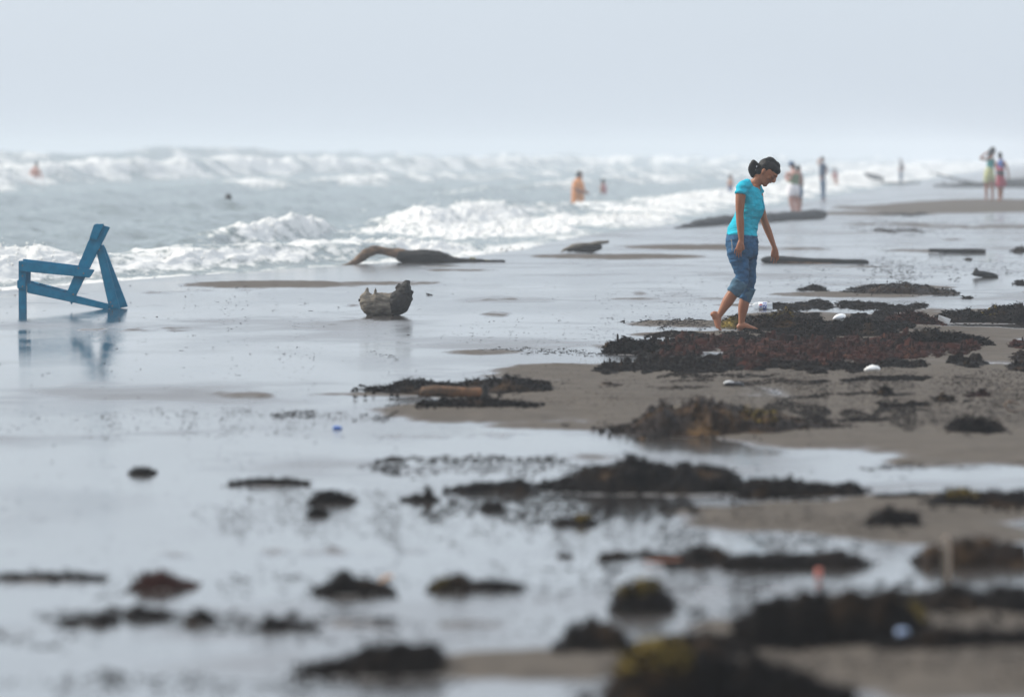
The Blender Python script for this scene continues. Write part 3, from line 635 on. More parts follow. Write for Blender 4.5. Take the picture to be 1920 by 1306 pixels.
person_at('dark haired companion half hidden by the woman in white shorts', 1498, 398, 166, [
 ('body', SKIN, [[(1497.5,315,0,3.8,4),(1498,320,0,3.6,3.6),(1498,323,0,2.6,3)],[(1498,323,0,3.6,5),(1499,332,0,6.5,8),(1498,346,0,6,7),(1498,360,0,6.6,7)],[(1503,330,.1,2.8),(1504.5,342,.1,2.4),(1503,352,.06,2)]] + legs(1498,360,1497,397,3,4.4,2.6) + feet(1497,397.5,3,2.2,3)),
 ('shirt', cloth('charcoal shirt', (.05, .045, .05)), [[(1498.5,324,0,4,6),(1499,332,0,7,8.4),(1499,345,0,6.8,7.6),(1499,352,0,7,7.8)]], .006),
 ('shorts', DEN, [[(1499,352,0,7.2,7.6),(1500,362,0,6.8,7.8),(1500,369,0,5.4,7)]], .006),
 ('hair', HAIR, [[(1497.5,311,0,3,3.4),(1497,314,0,5,4.8),(1496.5,318,0,4,4)]]),
], STROLL)
person_at('man in navy shirt and jeans with hand raised to his head', 1543, 373, 213, [
 ('body', SKIN2, [[(1541.5,298,0,3.4,3.6),(1541.5,302,0,3.2,3.4),(1541.5,305,0,2.2,2.4)],[(1541.5,306,0,3,4),(1542,312,0,5,7),(1542,334,0,4.6,6)],[(1538,308,-.14,2.4),(1534,306,-.22,2.0),(1534,301,-.2,1.7),(1538,297.5,-.1,1.6)],[(1547,309,.12,2.4),(1550,318,.15,2),(1548,327,.1,1.7)]] + legs(1542.5,330,1543.5,371,1.6,3.2,1.8) + feet(1543.5,372.5,1.5,1.8,3)),
 ('shirt', cloth('navy shirt', (.025, .06, .12)), [[(1541.5,306.5,0,3.6,5),(1542,311,0,6,8),(1542,323,0,6,7.4),(1542,334,0,5.9,7.2)],[(1546,309,.12,3),(1549,316,.14,2.7)]], .008),
 ('trousers', DEN, [[(1542,333,0,5.8,7),(1542.5,340,0,5.8,7)]] + legs(1543,340,1543.5,371,1.6,4.2,2.7), .006),
 ('hair', HAIR, [[(1542,294.6,0,2.8,3),(1542,297.6,0,4.2,4),(1542.6,301,0,3,3.4)]]),
], STROLL)
person_at('child in faded red top standing by the tip of the far log', 1567, 350, 282, [
 ('body', SKIN2, [[(1565,318.5,0,2.4,2.6),(1565,321.5,0,1.8,2)],[(1565,322,0,2.2,3),(1566,326,0,3.6,4),(1566,333,0,3.2,3.8)],[(1562,325,-.08,1.5),(1559,330,-.1,1.2),(1561,334,-.1,1.1)],[(1569,325,.08,1.5),(1571,331,.1,1.2)]] + legs(1566.5,334,1569,349,1.6,2.2,1.4)),
 ('top', cloth('faded red top', (.32, .10, .12)), [[(1565.5,323,0,3,3.6),(1566,327,0,4.1,4.4),(1566.5,335,0,4,4.4)]]),
 ('hair', HAIR, [[(1565,315.6,0,2,2),(1565,318,0,3.2,3),(1565,320.6,0,2.4,2.4)]]),
], STROLL)
person_at('slim figure in pale blue standing beside the far snags', 1690, 342, 330, [
 ('body', SKIN, [[(1688.5,300,0,2.2,2.2),(1688.5,303,0,1.8,1.8)],[(1689,304,0,2,2.6),(1690,309,0,3,4),(1690,318,0,2.8,3.6)],[(1692.5,308,-.06,1.4),(1694.5,314,-.1,1.2),(1693,320,-.1,1)],[(1687.5,308,.1,1.3),(1686.5,315,.1,1.1),(1687,321,.06,1)]] + legs(1689.5,316,1689,341,1.3,1.8,1.1) + feet(1689,341.6,1.4,1.1,2)),
 ('shirt', cloth('slate blue shirt', (.07, .12, .17)), [[(1689,305,0,2.4,3),(1690.2,310,0,3.5,4.2),(1690,320,0,3.2,4)]]),
 ('trousers', DEN, [[(1689.5,320,0,3.2,3.8),(1689,324,0,3.1,3.6)]] + legs(1689,324,1689,341,1.3,2.2,1.5)),
 ('hair', HAIR, [[(1688.5,297.8,0,1.6,1.6),(1688.5,299.8,0,2.6,2.5),(1688.8,302,0,2,2)]]),
], STROLL)
person_at('woman in teal top and pale yellow shorts with one elbow raised', 1855, 374, 180, [
 ('body', SKIN, [[(1861,284,0,4,4),(1861,289,0,3.8,3.8),(1859.5,293,0,2.6,3)],[(1859,293,0,3.4,5),(1857.5,300,0,6,7.5),(1857,314,0,6,7),(1856,326,0,7,7)],[(1852.5,298,-.08,2.8),(1845,298.5,-.14,2.4),(1838,297,-.18,2.1),(1844,291,-.14,2),(1852,285,-.1,1.9)],[(1863,299,.1,2.8),(1866,308,.14,2.4),(1868,316,.1,2)],[(1850.5,332,-.07,5),(1850,346,-.07,3.6),(1849.5,357,-.07,3.4),(1849.5,373,-.07,2.2)],[(1859.5,332,.07,4.6),(1860,346,.07,3.5),(1861,357,.07,3.2),(1861,373,.07,2.2)]] + feet(1855,373.6,5,1.9,-3)),
 ('top', cloth('teal top', (.008, .22, .22)), [[(1858,296,0,4.6,6),(1857.5,301,0,7,8),(1857,308,0,7,7.8),(1857,315,0,6.8,7.4)]], .008),
 ('shorts', cloth('pale yellow shorts', (.50, .52, .26), noise=.25), [[(1856.5,315,0,7.4,7.6),(1855.5,323,0,9.6,8.6),(1855.5,330,0,10,8.8)],[(1850.5,330,-.07,5.9),(1850,340,-.07,5.9)],[(1860.5,330,.07,5.4),(1861,338,.07,5.2)]], .012),
 ('hair', HAIR, [[(1862,278,0,4,4),(1861,282,0,6.4,6),(1857.5,287,0,5,5.4),(1854.5,294,0,2.8,3.4),(1852,299,0,1.6,2)]], .012),
], STROLL)
person_at('woman in blue and pink top with a red skirt and dark sash', 1876, 376, 178, [
 ('body', SKIN, [[(1875,291,0,3.6,3.8),(1875.5,296,0,3.2,3.4),(1876,299,0,2.4,2.6)],[(1876,299.5,0,3,5),(1877.5,305,0,6.6,8),(1876.5,322,0,5.6,7)],[(1883,304,-.1,2.7),(1888,314,-.13,2.2),(1890.5,325,-.12,1.9),(1891.5,335,-.1,1.7)],[(1871,304,.1,2.4),(1868.5,312,.12,2),(1869,322,.1,1.7)]] + [[(1873,345,-.05,3.4),(1873,358,-.05,3),(1873.5,374,-.05,2)],[(1879,345,.05,3.4),(1878.5,358,.05,3),(1878,374,.05,2)]] + feet(1875.5,375,3,2.1,-3)),
 ('top', cloth('blue top', (.05, .12, .36)), [[(1877,301.5,0,5.4,7),(1877.5,306,0,7.4,8.6),(1877,313,0,7,8)]], .006),
 ('pink_band', cloth('pink band', (.45, .07, .12)), [[(1876.5,313.5,0,7.2,8),(1876.5,320,0,7.2,8)]], .004),
 ('sash', DARK, [[(1876,320,0,7.4,8.2),(1876,329,0,7.6,8.4)]], .005),
 ('skirt', cloth('red skirt', (.32, .025, .05), noise=.2), [[(1876,329,0,7.6,8.4),(1876.5,338,0,9.2,9.4),(1877,347,0,10.4,10.4)]], .014),
 ('hair', HAIR, [[(1875,286.6,0,3,3.2),(1875,290.4,0,4.8,4.8),(1876,295,0,4,4.4)]], .006),
], STROLL)

# ------------------------------------------------------------------ the blue frame chair
def chair():
    P = Pic(120, 579); s = P.s
    r = empty('wooden_chair', P.b); tag(r, 'blue painted timber chair frame with broken slats standing at the water edge', 'chair')
    m = mat('blue paint on timber', (.0, .20, .34), rough=.6, spec=.05, col2=(.0, .145, .26), scale=11, bump=.5, bscale=30, stretch=(1, 1, 1))
    rmp = [n_ for n_ in m.node_tree.nodes if n_.type == 'VALTORGB'][0].color_ramp; e1 = rmp.elements.new(.70); e1.color = (.0, .18, .34, 1); e2 = rmp.elements.new(.73); e2.color = (.13, .14, .13, 1)      # chips down to the bare wood
    worn = mat('bare grey timber', (.16, .15, .13), rough=.8)
    def board(name, quad, y0, th, mm=m, parent=None):
        """quad: four corners in picture px; y0 near face in metres from the base, th thickness"""
        bm = bmesh.new(); c = [((x - P.px) / s, -(y - P.py) / s) for x, y in quad]
        a = [bm.verts.new((x, y0, z)) for x, z in c]; b = [bm.verts.new((x, y0 + th, z)) for x, z in c]
        bm.faces.new(a); bm.faces.new(b[::-1])
        for k in range(4): bm.faces.new((a[k], b[k], b[(k + 1) % 4], a[(k + 1) % 4]))
        bmesh.ops.recalc_face_normals(bm, faces=bm.faces)
        bmesh.ops.bevel(bm, geom=bm.edges[:], offset=.006, segments=2, affect='EDGES')
        me = bpy.data.meshes.new(name); bm.to_mesh(me); bm.free(); me.materials.append(mm)
        return link(bpy.data.objects.new(name, me), parent or r)
    q = lambda *v: [(x / 4.08, 380 + y / 4.08) for x, y in v]
    board('front_leg', q((142, 445), (198, 445), (200, 850), (142, 850)), 0, .09)
    board('leg_cleat', q((150, 447), (230, 455), (226, 622), (150, 610)), .10, .05)
    board('leg_block', q((132, 590), (196, 590), (196, 662), (134, 655)), -.03, .028)
    arm = board('armrest', q((150, 450), (728, 512), (690, 573), (152, 522)), -.045, .04)
    board('armrest', q((165, 431), (590, 482), (590, 520), (165, 470)), .16, .07)
    board('seat_rail', q((203, 612), (832, 775), (832, 822), (205, 688)), .01, .05)
    board('seat_rail', q((215, 600), (520, 680), (520, 710), (215, 640)), .30, .05)
    for k, t in enumerate((.06, .38, .74)):
        x = 230 + 300 * t; y = 603 + 80 * t
        board('broken_slat', q((x, y), (x + 42, y + 10), (x + 40, y + 26), (x, y + 16)), .06, .22 - .05 * k)
    back = board('backrest_post', q((735, 158), (842, 188), (545, 782), (508, 690)), .015, .055)
    board('backrest_slat', q((722, 165), (800, 160), (742, 290), (686, 272)), -.03, .042)
    board('backrest_slat', q((672, 292), (738, 302), (690, 425), (626, 410)), .075, .12)
    board('backrest_slat', q((612, 432), (680, 440), (650, 500), (590, 490)), .075, .16)
    board('rear_brace', q((725, 330), (782, 322), (914, 815), (832, 815)), .075, .06)
    board('rear_brace', q((770, 316), (790, 350), (962, 800), (880, 815)), .30, .07)
    for (x, y) in ((172, 480), (172, 560), (172, 640), (640, 540), (560, 700), (600, 500), (760, 360), (845, 760), (860, 790)):
        bm = bmesh.new(); p_ = (x / 4.08, 380 + y / 4.08); loft(bm, P.q([(p_[0], p_[1], -.052, 1.5, 1.5), (p_[0], p_[1], .02, 1.5, 1.5)]), seg=8, n=2, dax=(1, 0, 0), cap=.1); finish('bolt', bm, worn, r)
    return r
chair()

# ------------------------------------------------------------------ driftwood
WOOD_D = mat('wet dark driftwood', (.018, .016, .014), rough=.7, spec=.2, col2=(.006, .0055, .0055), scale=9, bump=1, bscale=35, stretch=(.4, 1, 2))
WOOD_G = mat('grey weathered wood', (.20, .175, .14), rough=.85, spec=.15, col2=(.055, .047, .038), scale=11, bump=1, bscale=30, stretch=(.6, 1, 1.6))
WOOD_B = mat('brown stripped wood', (.20, .125, .075), rough=.75, spec=.2, col2=(.035, .024, .018), scale=12, bump=1, bscale=30, stretch=(.5, 1, 1.6))
WOOD_S = mat('slate coloured wet log', (.026, .028, .028), rough=.7, spec=.2, col2=(.010, .011, .012), scale=8, bump=1, bscale=30, stretch=(.3, 1, 2))
LICH = mat('pale yellow lichen', (.35, .32, .17), rough=.9)
def drift(label, base, parts, Y=None, voxel=.02, wob=.03, wscale=5, cat='log', root='driftwood_log', group='driftwood lying on the beach', si=1, wdir=(.5, 1, 1.6)):
    P = Pic(*base, Y); r = empty(root, P.b); tag(r, label, cat, group)
    for k, (nm, m, lofts) in enumerate(parts):
        bm = bmesh.new()
        for l in lofts: loft(bm, P.q(l), seg=12, n=4, cap=.35)
        finish(nm, bm, m, r, voxel=voxel, wob=wob, wscale=wscale, smooth_iter=si, wdir=wdir, seed=7 + k + int(base[0]))
    return r
drift('bent driftwood branch arching out of the sand in front of the foam', (760, 498), [
 ('bare_sunlit_branch', WOOD_B, [[(636,501,-.2,2.5,4),(655,496,-.15,5,6),(672,488,-.1,7.5,8),(688,475,-.05,9,10),(702,468,0,9,10),(720,470,0,8.5,10),(740,474,0,9,11),(757,478,0,10,12)]]),  # brown wood, its lighter tone also paints sunlight on this end
 ('trunk', WOOD_D, [[(748,479,0,10,12),(768,482,0,13,16),(795,482,0,14.5,18),(820,483,0,13,16),(845,488,0,8,12),(880,489,0,6,10),(915,490,0,4,8),(945,491,0,3,6)],[(764,490,0,8,10),(800,491,0,8,12),(840,490,0,5,10)]]),
 ('lichen_patch', LICH, [[(880,483,-.06,1.5,3),(892,484,-.06,1.8,3)]]), ('lichen_patch', LICH, [[(906,486.5,-.07,1.8,4),(920,487,-.07,1.6,4)]]),
], Y=86, voxel=.018, wob=.028, wscale=7)
drift('pointed slab of driftwood tilting up from the low sand bank', (1098, 474), [
 ('trunk', WOOD_G, [[(1050,473,0,1.5,3),(1062,467,0,4,8),(1080,461,0,5,9),(1105,458,0,4.5,8),(1125,455,0,4,6),(1141,453,0,2.4,4)]]),
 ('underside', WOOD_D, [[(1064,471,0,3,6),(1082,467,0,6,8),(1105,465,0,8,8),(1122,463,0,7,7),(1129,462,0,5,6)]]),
], voxel=.02, wob=.03, wscale=6, group='driftwood lying on the beach')
drift('long tapering dark log lying behind the walking woman', (1400, 420), [
 ('trunk', WOOD_S, [[(1262,429,-8,1,3),(1290,424,-6,5,8),(1325,417,-3,8.5,10),(1360,414,0,10,11),(1400,412,3,10,11),(1450,409,6,10,11),(1500,405,9,10,11),(1530,402.5,11,10.5,11),(1543,402,11.6,8.5,10)]]),
 ('stub', WOOD_S, [[(1531,401,10.6,2.5,4),(1534,395,10.6,2,3)]]),
], Y=134, voxel=.03, wob=.035, wscale=3)
drift('short barkless log ending near the far hand of the walking woman', (1530, 494), [
 ('trunk', WOOD_S, [[(1428,487,0,3,5),(1436,487,0,6.5,7),(1452,487.5,0,8,8),(1490,489,0,7.4,8),(1540,491,0,7,7),(1590,492,0,6.8,7),(1618,492.5,0,7,7),(1627,493,0,5,6)]]),
 ('split_side', WOOD_B, [[(1450,491,-.06,2,3),(1500,493,-.06,2.2,3),(1560,494.5,-.06,2,3)]]),
], voxel=.02, wob=.016, wscale=6)
drift('flat dark plank lying among weed behind the short log', (1793, 474), [('trunk', WOOD_D, [[(1741,469,0,4,8),(1780,470,0,4.4,8),(1820,470.5,0,4.6,8),(1847,471,0,4.4,8)]])], voxel=.025, wob=.012, cat='plank', root='driftwood_plank')
drift('upturned dark stub of driftwood with a pointed end on wet sand', (1848, 520), [('trunk', WOOD_S, [[(1824,513,0,3,5),(1834,512,0,5,7),(1850,514,0,5,7),(1862,516,0,3.5,6),(1871,518,0,2,4)],[(1828,512,0,4,5),(1830,505,0,3,4),(1832,501,0,1.4,2)]])], voxel=.014, wob=.02, cat='driftwood', root='driftwood_stub')
drift('orange brown stump piece half buried in the dark weed mound', (850, 747), [
 ('trunk', mat('rotten orange wood', (.20, .085, .03), rough=.7, col2=(.018, .018, .012), scale=7, bump=1, bscale=25), [[(790,733,0,9,9),(810,733,0,11,11),(850,734,0,10.5,11),(880,735,0,9.5,10),(903,735,0,10,10)]]),
 ('broken_end', WOOD_D, [[(907,722,-.02,4,6),(910,735,-.03,6.5,7),(906,748,-.03,6,6),(903,756,-.03,4,4)]]),
], voxel=.008, wob=.014, wscale=10)
drift('tilting bare pole sticking out of the sand near the strolling women', (1850, 350), [('trunk', WOOD_S, [[(1742,322,-8,1.1,2),(1775,331,-5,1.8,2.5),(1810,340,0,2.4,3),(1850,346,6,2.8,4),(1885,349,10,2.6,4)]]), ('stub', WOOD_S, [[(1768,340,0,1.6,2.4),(1772,346,0,2.6,3)]])], Y=300, voxel=.05, wob=.04, wscale=2, cat='pole', root='driftwood_pole')
drift('low far log stretching beside the slim figure in blue', (1650, 345), [('trunk', WOOD_S, [[(1594,343,-3,1.6,3),(1615,344,0,2.6,4),(1650,344.5,2,2.6,4),(1690,343,6,2.2,4),(1725,342.5,10,1.4,3)]])], Y=322, voxel=.05, wob=.04, wscale=2)
drift('hazy upturned snag resting on the far low log', (1640, 340), [('trunk', WOOD_S, [[(1621,324,0,1.6,3),(1628,328,0,3.6,5),(1640,332,0,5,7),(1650,334,0,4,6),(1658,341,0,1.8,3)],[(1652,333,0,1.6,2),(1664,330,.3,1,1.5),(1671,325,.6,.7,1)]])], Y=330, voxel=.05, wob=.06, wscale=2, cat='driftwood', root='driftwood_snag')
drift('far dark log at the surf line behind the man in navy', (1550, 348), [('trunk', WOOD_S, [[(1500,346,-2,1.6,3),(1520,345,0,2.2,4),(1540,342,0,5,6),(1556,342,0,5,6),(1572,342,0,3,4),(1582,340,0,2.4,3)]])], Y=308, voxel=.05, wob=.05, wscale=2)
drift('dark heap of timber lying beyond the two strolling women', (1860, 350), [('trunk', WOOD_S, [[(1750,348,0,1.6,4),(1800,347,0,3.6,5),(1850,346,0,4.6,6),(1885,343,0,8,9),(1930,343,0,10,11),(1990,345,0,8,9)]])], Y=292, voxel=.06, wob=.08, wscale=1.6, cat='driftwood', root='driftwood_timber')
# the root stump
def stump():
    P = Pic(728, 591); s = P.s
    r = empty('tree_stump', P.b); tag(r, 'grey curved tree stump with snapped roots, standing on wet sand', 'stump')
    q = lambda rows: P.q([(660 + x / 13.06, 510 + y / 13.06, d, a / 13.06, (b if b else a) / 13.06) for x, y, d, a, b in rows])
    g = bmesh.new()
    loft(g, q([(290,560,0,120,150),(380,690,0,230,220),(500,790,0,290,280),(680,790,0,290,300),(860,800,0,290,300),(1010,780,0,280,280)]), seg=18, cap=.4)
    for rows in ([(560,560,-.05,60,60),(580,440,-.05,32,32),(560,340,-.05,10,10)], [(350,520,0,60,60),(365,420,0,40,40),(370,380,0,18,18)], [(300,560,0,60,60),(220,545,0,18,20)], [(360,900,0,50,60),(370,1020,0,44,50),(380,1060,0,40,40)], [(330,800,-.04,60,60),(275,790,-.04,24,24)]):
        loft(g, q(rows), seg=9, cap=.3)
    finish('trunk', g, WOOD_G, r, voxel=.009, wob=.012, wscale=26, smooth_iter=2, seed=8)
    g = bmesh.new()
    loft(g, q([(760,860,0,180,200),(930,850,0,220,260),(1100,770,-.02,290,300),(1220,620,0,270,270),(1280,450,0,190,200),(1330,300,0,110,130),(1360,220,0,50,60)]), seg=16, cap=.35)
    for rows in ([(1130,420,0,90,70),(1180,280,0,36,40)], [(1420,560,0,80,80),(1500,470,0,28,30)]):
        loft(g, q(rows), seg=9, cap=.3)
    finish('shaded_end', g, WOOD_D, r, voxel=.009, wob=.016, wscale=24, smooth_iter=1, seed=18)  # dark wood paints the shade on the side turned from the sun
    g = bmesh.new(); loft(g, q([(160,685,-.02,32,32),(270,690,-.02,34,34),(330,690,-.02,30,30)]), seg=10, cap=.1); finish('root_peg', g, WOOD_D, r)
    g = bmesh.new(); loft(g, q([(290,690,-.06,40,30),(340,740,-.08,34,30)]), seg=8); finish('bare_patch', g, WOOD_B, r, wob=.004, wscale=30)
stump()

# ------------------------------------------------------------------ seaweed
RNG = np.random.RandomState(77)
def fronds(C, L, up, rng, wid=.28):
    """bent two-quad ribbons. C centres (n,3), L length (n)"""
    n = len(C); th = rng.uniform(0, 2 * np.pi, n); el = rng.uniform(-.25, 1.0, n) * up
    d = np.stack([np.cos(th) * np.cos(el), np.sin(th) * np.cos(el), np.sin(el)], 1)
    ph = rng.uniform(0, 2 * np.pi, n); s = np.stack([np.cos(ph), np.sin(ph), rng.uniform(-.6, .6, n)], 1)
    bend = np.stack([rng.normal(0, .25, n), rng.normal(0, .25, n), rng.uniform(-.45, .1, n)], 1)
    L = L[:, None]; w_ = L * wid
    a = C - s * w_ * .5; b = C + s * w_ * .5
    m1 = C + d * L * .5 - s * w_ * .6; m2 = C + d * L * .5 + s * w_ * .6
    t = C + (d + bend) * L
    V = np.stack([a, b, m2, m1, t], 1).reshape(-1, 3)
    k = np.arange(n)[:, None] * 5
    T = np.concatenate([k + np.array([[0, 1, 2]]), k + np.array([[0, 2, 3]]), k + np.array([[3, 2, 4]])], 0)
    return V, T
def tufts(C, Rr, Hh, rng):
    n = len(C); q = np.linspace(0, 2 * np.pi, 6, endpoint=False)
    ang = q[None] + rng.uniform(0, 6, n)[:, None]; rad = Rr[:, None] * rng.uniform(.6, 1.3, (n, 6))
    ring0 = np.stack([C[:, 0:1] + np.cos(ang) * rad, C[:, 1:2] + np.sin(ang) * rad * 1.1, np.repeat(C[:, 2:3] - .01, 6, 1)], -1)
    rad2 = rad * rng.uniform(.4, .85, (n, 6))
    ring1 = np.stack([C[:, 0:1] + np.cos(ang) * rad2, C[:, 1:2] + np.sin(ang) * rad2, C[:, 2:3] + Hh[:, None] * rng.uniform(.3, 1.1, (n, 6))], -1)
    top = (C + np.stack([np.zeros(n), np.zeros(n), Hh * rng.uniform(.5, 1.1, n)], 1))[:, None, :]
    V = np.concatenate([ring0, ring1, top], 1).reshape(-1, 3); k = np.arange(n)[:, None] * 13; T = []
    for i in range(6):
        j = (i + 1) % 6; T += [k + np.array([[i, j, 6 + j]]), k + np.array([[i, 6 + j, 6 + i]]), k + np.array([[6 + i, 6 + j, 12]])]
    return V, np.concatenate(T, 0)
def join(parts):
    Vs, Ts, o = [], [], 0
    for V, T in parts: Vs.append(V); Ts.append(T + o); o += len(V)
    return np.concatenate(Vs), np.concatenate(Ts)
def weed(name, c1, c2, c3=None, rough=.5):
    m, n, b = nodes(name); b.inputs['Roughness'].default_value = rough; b.inputs['Specular IOR Level'].default_value = .03
    geo = n.nodes.new('ShaderNodeNewGeometry'); t = n.nodes.new('ShaderNodeTexNoise'); t.inputs['Scale'].default_value = 4; t.inputs['Detail'].default_value = 5
    n.links.new(geo.outputs['Position'], t.inputs['Vector'])
    ad = n.nodes.new('ShaderNodeMath'); ad.operation = 'MULTIPLY_ADD'; ad.inputs[1].default_value = .22
    n.links.new(geo.outputs['Random Per Island'], ad.inputs[0]); n.links.new(t.outputs[0], ad.inputs[2])
    r = n.nodes.new('ShaderNodeValToRGB'); r.color_ramp.elements[0].position = .45; r.color_ramp.elements[1].position = .76
    r.color_ramp.elements[0].color = (*c1, 1); r.color_ramp.elements[1].color = (*c2, 1)
    if c3: e = r.color_ramp.elements.new(.90); e.color = (*c3, 1)
    n.links.new(ad.outputs[0], r.inputs[0]); n.links.new(r.outputs[0], b.inputs['Base Color'])
    return m
W_BLACK = weed('black brown wet seaweed', (.003, .0025, .0025), (.007, .005, .0042), (.04, .024, .012), rough=.65)
W_RED = weed('red brown seaweed', (.006, .0035, .003), (.036, .012, .009), (.09, .045, .028), rough=.65)
W_BROWN = weed('brown tangled seaweed', (.005, .004, .0035), (.017, .010, .006), (.09, .052, .022))
W_YEL = weed('olive yellow seaweed', (.035, .026, .008), (.12, .085, .020), (.26, .19, .05), rough=.7)
CLUMPS = 'seaweed clumps washed up on the sand'
def mound(label, outline, base_y, m=W_BLACK, depth=None, dens=1.0, yel=None, name='seaweed_clump', fl=1.0, group=CLUMPS):
    """outline: picture (x, y) of the top edge from one end to the other; base_y: picture row of the near foot"""
    cx = .5 * (outline[0][0] + outline[-1][0]); p = on_ground(cx, base_y); s = F / p.y
    xs = np.array([o[0] for o in outline], float); tops = np.array([o[1] for o in outline], float)
    W = (xs[-1] - xs[0]) / s
    D = depth or min(max(.32 * W, .10), .9)
    yc = p.y + D * .5
    rng = np.random.RandomState(int(cx * 7 + base_y))
    nx, ny = int(np.clip(W / .012, 24, 130)), 16
    gx = np.linspace(xs[0], xs[-1], nx)
    tp = np.interp(gx, xs, tops)
    H = np.array([max(.004, CH - (t - HZ) * yc / F) for t in tp])
    H = H - p.z
    g0 = max(.006, .02 * H.max()); H = np.maximum(H, g0)
    X = (gx - cx) * p.y / F
    t = np.linspace(-1, 1, ny)
    XX, TT = np.meshgrid(X, t, indexing='ij'); HH = np.repeat(H[:, None], ny, 1)
    hr = HH / H.max(); half = D * .5 * (.35 + .65 * np.sqrt(hr))
    YY = TT * half + D * .5
    sc = 1 / max(W, .25)
    nz = fbm(XX * 14 + cx, YY * 9, int(cx) % 97, 4) + .7 * fbm(XX * 40, YY * 30, 7, 3)
    ZZ = HH * (1 - np.abs(TT) ** 2.2) * np.maximum(.15, .92 + .42 * nz) - .012 * np.abs(TT) ** 3
    YY = YY + .15 * half * fbm(XX * 8, TT * 2, 5, 3)
    V = np.stack([XX, YY, ZZ], -1).reshape(-1, 3)
    q4 = grid_faces(nx, ny); T = np.concatenate([q4[:, [0, 1, 2]], q4[:, [0, 2, 3]]])
    parts = [(V, T)]
    n = int(dens * np.clip(W * D * 5500 + 250, 300, 2600))
    i = rng.randint(0, nx - 1, n); j = rng.randint(1, ny - 1, n)
    C = np.stack([XX[i, j], YY[i, j], ZZ[i, j]], 1) + rng.normal(0, .006, (n, 3))
    Lf = fl * rng.uniform(.012, .042, n) * np.clip(p.y / 30, .7, 1.3)
    parts.append(fronds(C, Lf, .7, rng, .26))
    # loose scraps round the foot
    k = int(60 * dens); Cs = np.stack([rng.uniform(-.58, .58, k) * W, rng.uniform(-.45, 1.3, k) * D, np.full(k, .002)], 1)
    parts.append(tufts(Cs, rng.uniform(.005, .022, k), rng.uniform(.003, .012, k), rng))
    Vj, Tj = join(parts)
    root = mesh_obj(name, Vj, Tj, m, smooth_=True)
    root.location = (p.x, p.y, p.z); tag(root, label, 'seaweed', group)
    if yel:
        for (x0, x1, yy, hh) in yel:
            k = int(np.clip(2.2 * (x1 - x0), 40, 190)); xc = rng.uniform(x0, x1, k); row = np.interp(xc, gx, np.arange(nx)).astype(int)
            j = rng.randint(int(ny * .25), int(ny * .7), k)
            C = np.stack([(xc - cx) * p.y / F, YY[row, j] - .01, ZZ[row, j] * rng.uniform(.9, 1.04, k) + .006 * hh], 1) + rng.normal(0, .006 * hh, (k, 3))
            yv, yt = join([fronds(C, rng.uniform(.015, .04, k), 1.0, rng, .5), tufts(C[:k // 4], rng.uniform(.006, .018, k // 4), rng.uniform(.005, .014, k // 4), rng)])
            mesh_obj('yellow_weed', yv, yt, W_YEL, root)['kind'] = 'stuff'
    return root
M = mound
M('long dark weed mound holding the orange brown stump piece', [(684,735),(720,727),(760,714),(800,716),(850,722),(900,714),(950,705),(985,714),(1010,716),(1035,720)], 738, depth=1.3, dens=1.3)
M('low weed strip just below the orange brown stump piece', [(790,756),(820,752),(870,750),(920,748),(960,755),(1010,760)], 764, depth=.5)
M('biggest brown weed mound with a white shell in it, on dry sand', [(1150,805),(1190,797),(1215,775),(1250,758),(1290,762),(1330,752),(1380,758),(1420,772),(1460,774),(1500,788),(1560,798),(1620,802)], 815, m=W_BROWN, depth=1.2, dens=1.5, yel=[(1400,1460,780,1)])
M('long black weed ridge rising to a peak between two pools', [(1005,918),(1050,900),(1100,880),(1150,872),(1190,858),(1230,866),(1290,874),(1340,880),(1380,884),(1405,905)], 926, depth=1.0, dens=1.6)
M('black weed tail joined to the end of the peaked ridge', [(1385,915),(1430,902),(1480,901),(1540,908),(1580,914),(1605,905),(1630,922)], 933, depth=.7, dens=1.3)
M('lone pointed black clump on the smooth sand tongue', [(1633,978),(1645,960),(1665,949),(1690,954),(1710,963),(1728,968)], 985, depth=.25)
M('dark clump with an olive yellow middle beside the pool', [(1750,946),(1765,932),(1790,926),(1830,926),(1870,924),(1930,922)], 950, depth=.5, yel=[(1785,1835,935,1)])
M('flat topped dark clump alone in the shallow pool', [(586,937),(600,924),(640,923),(662,936)], 943, depth=.22)
M('small round clump just below the flat topped one', [(580,962),(590,953),(605,954),(612,963)], 967, depth=.12)
M('small oval clump alone on bare wet sand under the chair reflection', [(246,886),(256,877),(275,877),(286,885)], 889, depth=.16)
M('thin flat strand of weed in the pool', [(430,905),(490,898),(545,898),(575,908)], 910, depth=.3, dens=.5)
M('small clump with a raised tip west of the long ridge', [(756,938),(775,929),(792,930),(800,908),(806,922),(818,936)], 940, depth=.2, dens=.5)
M('low dark strip lying close to the long black ridge', [(842,920),(880,908),(930,907),(975,902),(1000,915)], 925, depth=.4, dens=.7)
M('steep black clump with a pale scrap on its top edge', [(592,1105),(610,1090),(640,1072),(665,1086),(700,1090),(733,1100)], 1115, depth=.26)
M('oval reddish black clump lying on the mirror wet sand', [(250,1095),(265,1078),(300,1074),(330,1082),(362,1098)], 1104, m=W_RED, depth=.2)
M('low clump with a yellow end on the mirror wet sand', [(812,1102),(835,1092),(862,1078),(885,1092),(930,1088),(975,1096)], 1108, depth=.2, yel=[(812,835,1095,1)])
M('round black clump at one end of the pebbly strip', [(1286,1048),(1305,1026),(1330,1020),(1358,1032),(1372,1048)], 1056, depth=.25)
M('low black clump at the other end of the pebbly strip', [(1360,1048),(1420,1040),(1500,1046),(1550,1040),(1580,1035),(1610,1044),(1642,1062)], 1068, depth=.35)
M('tall round black clump by itself above the sandy bar', [(1050,1212),(1062,1180),(1100,1162),(1140,1160),(1170,1180),(1186,1212)], 1222, depth=.3)
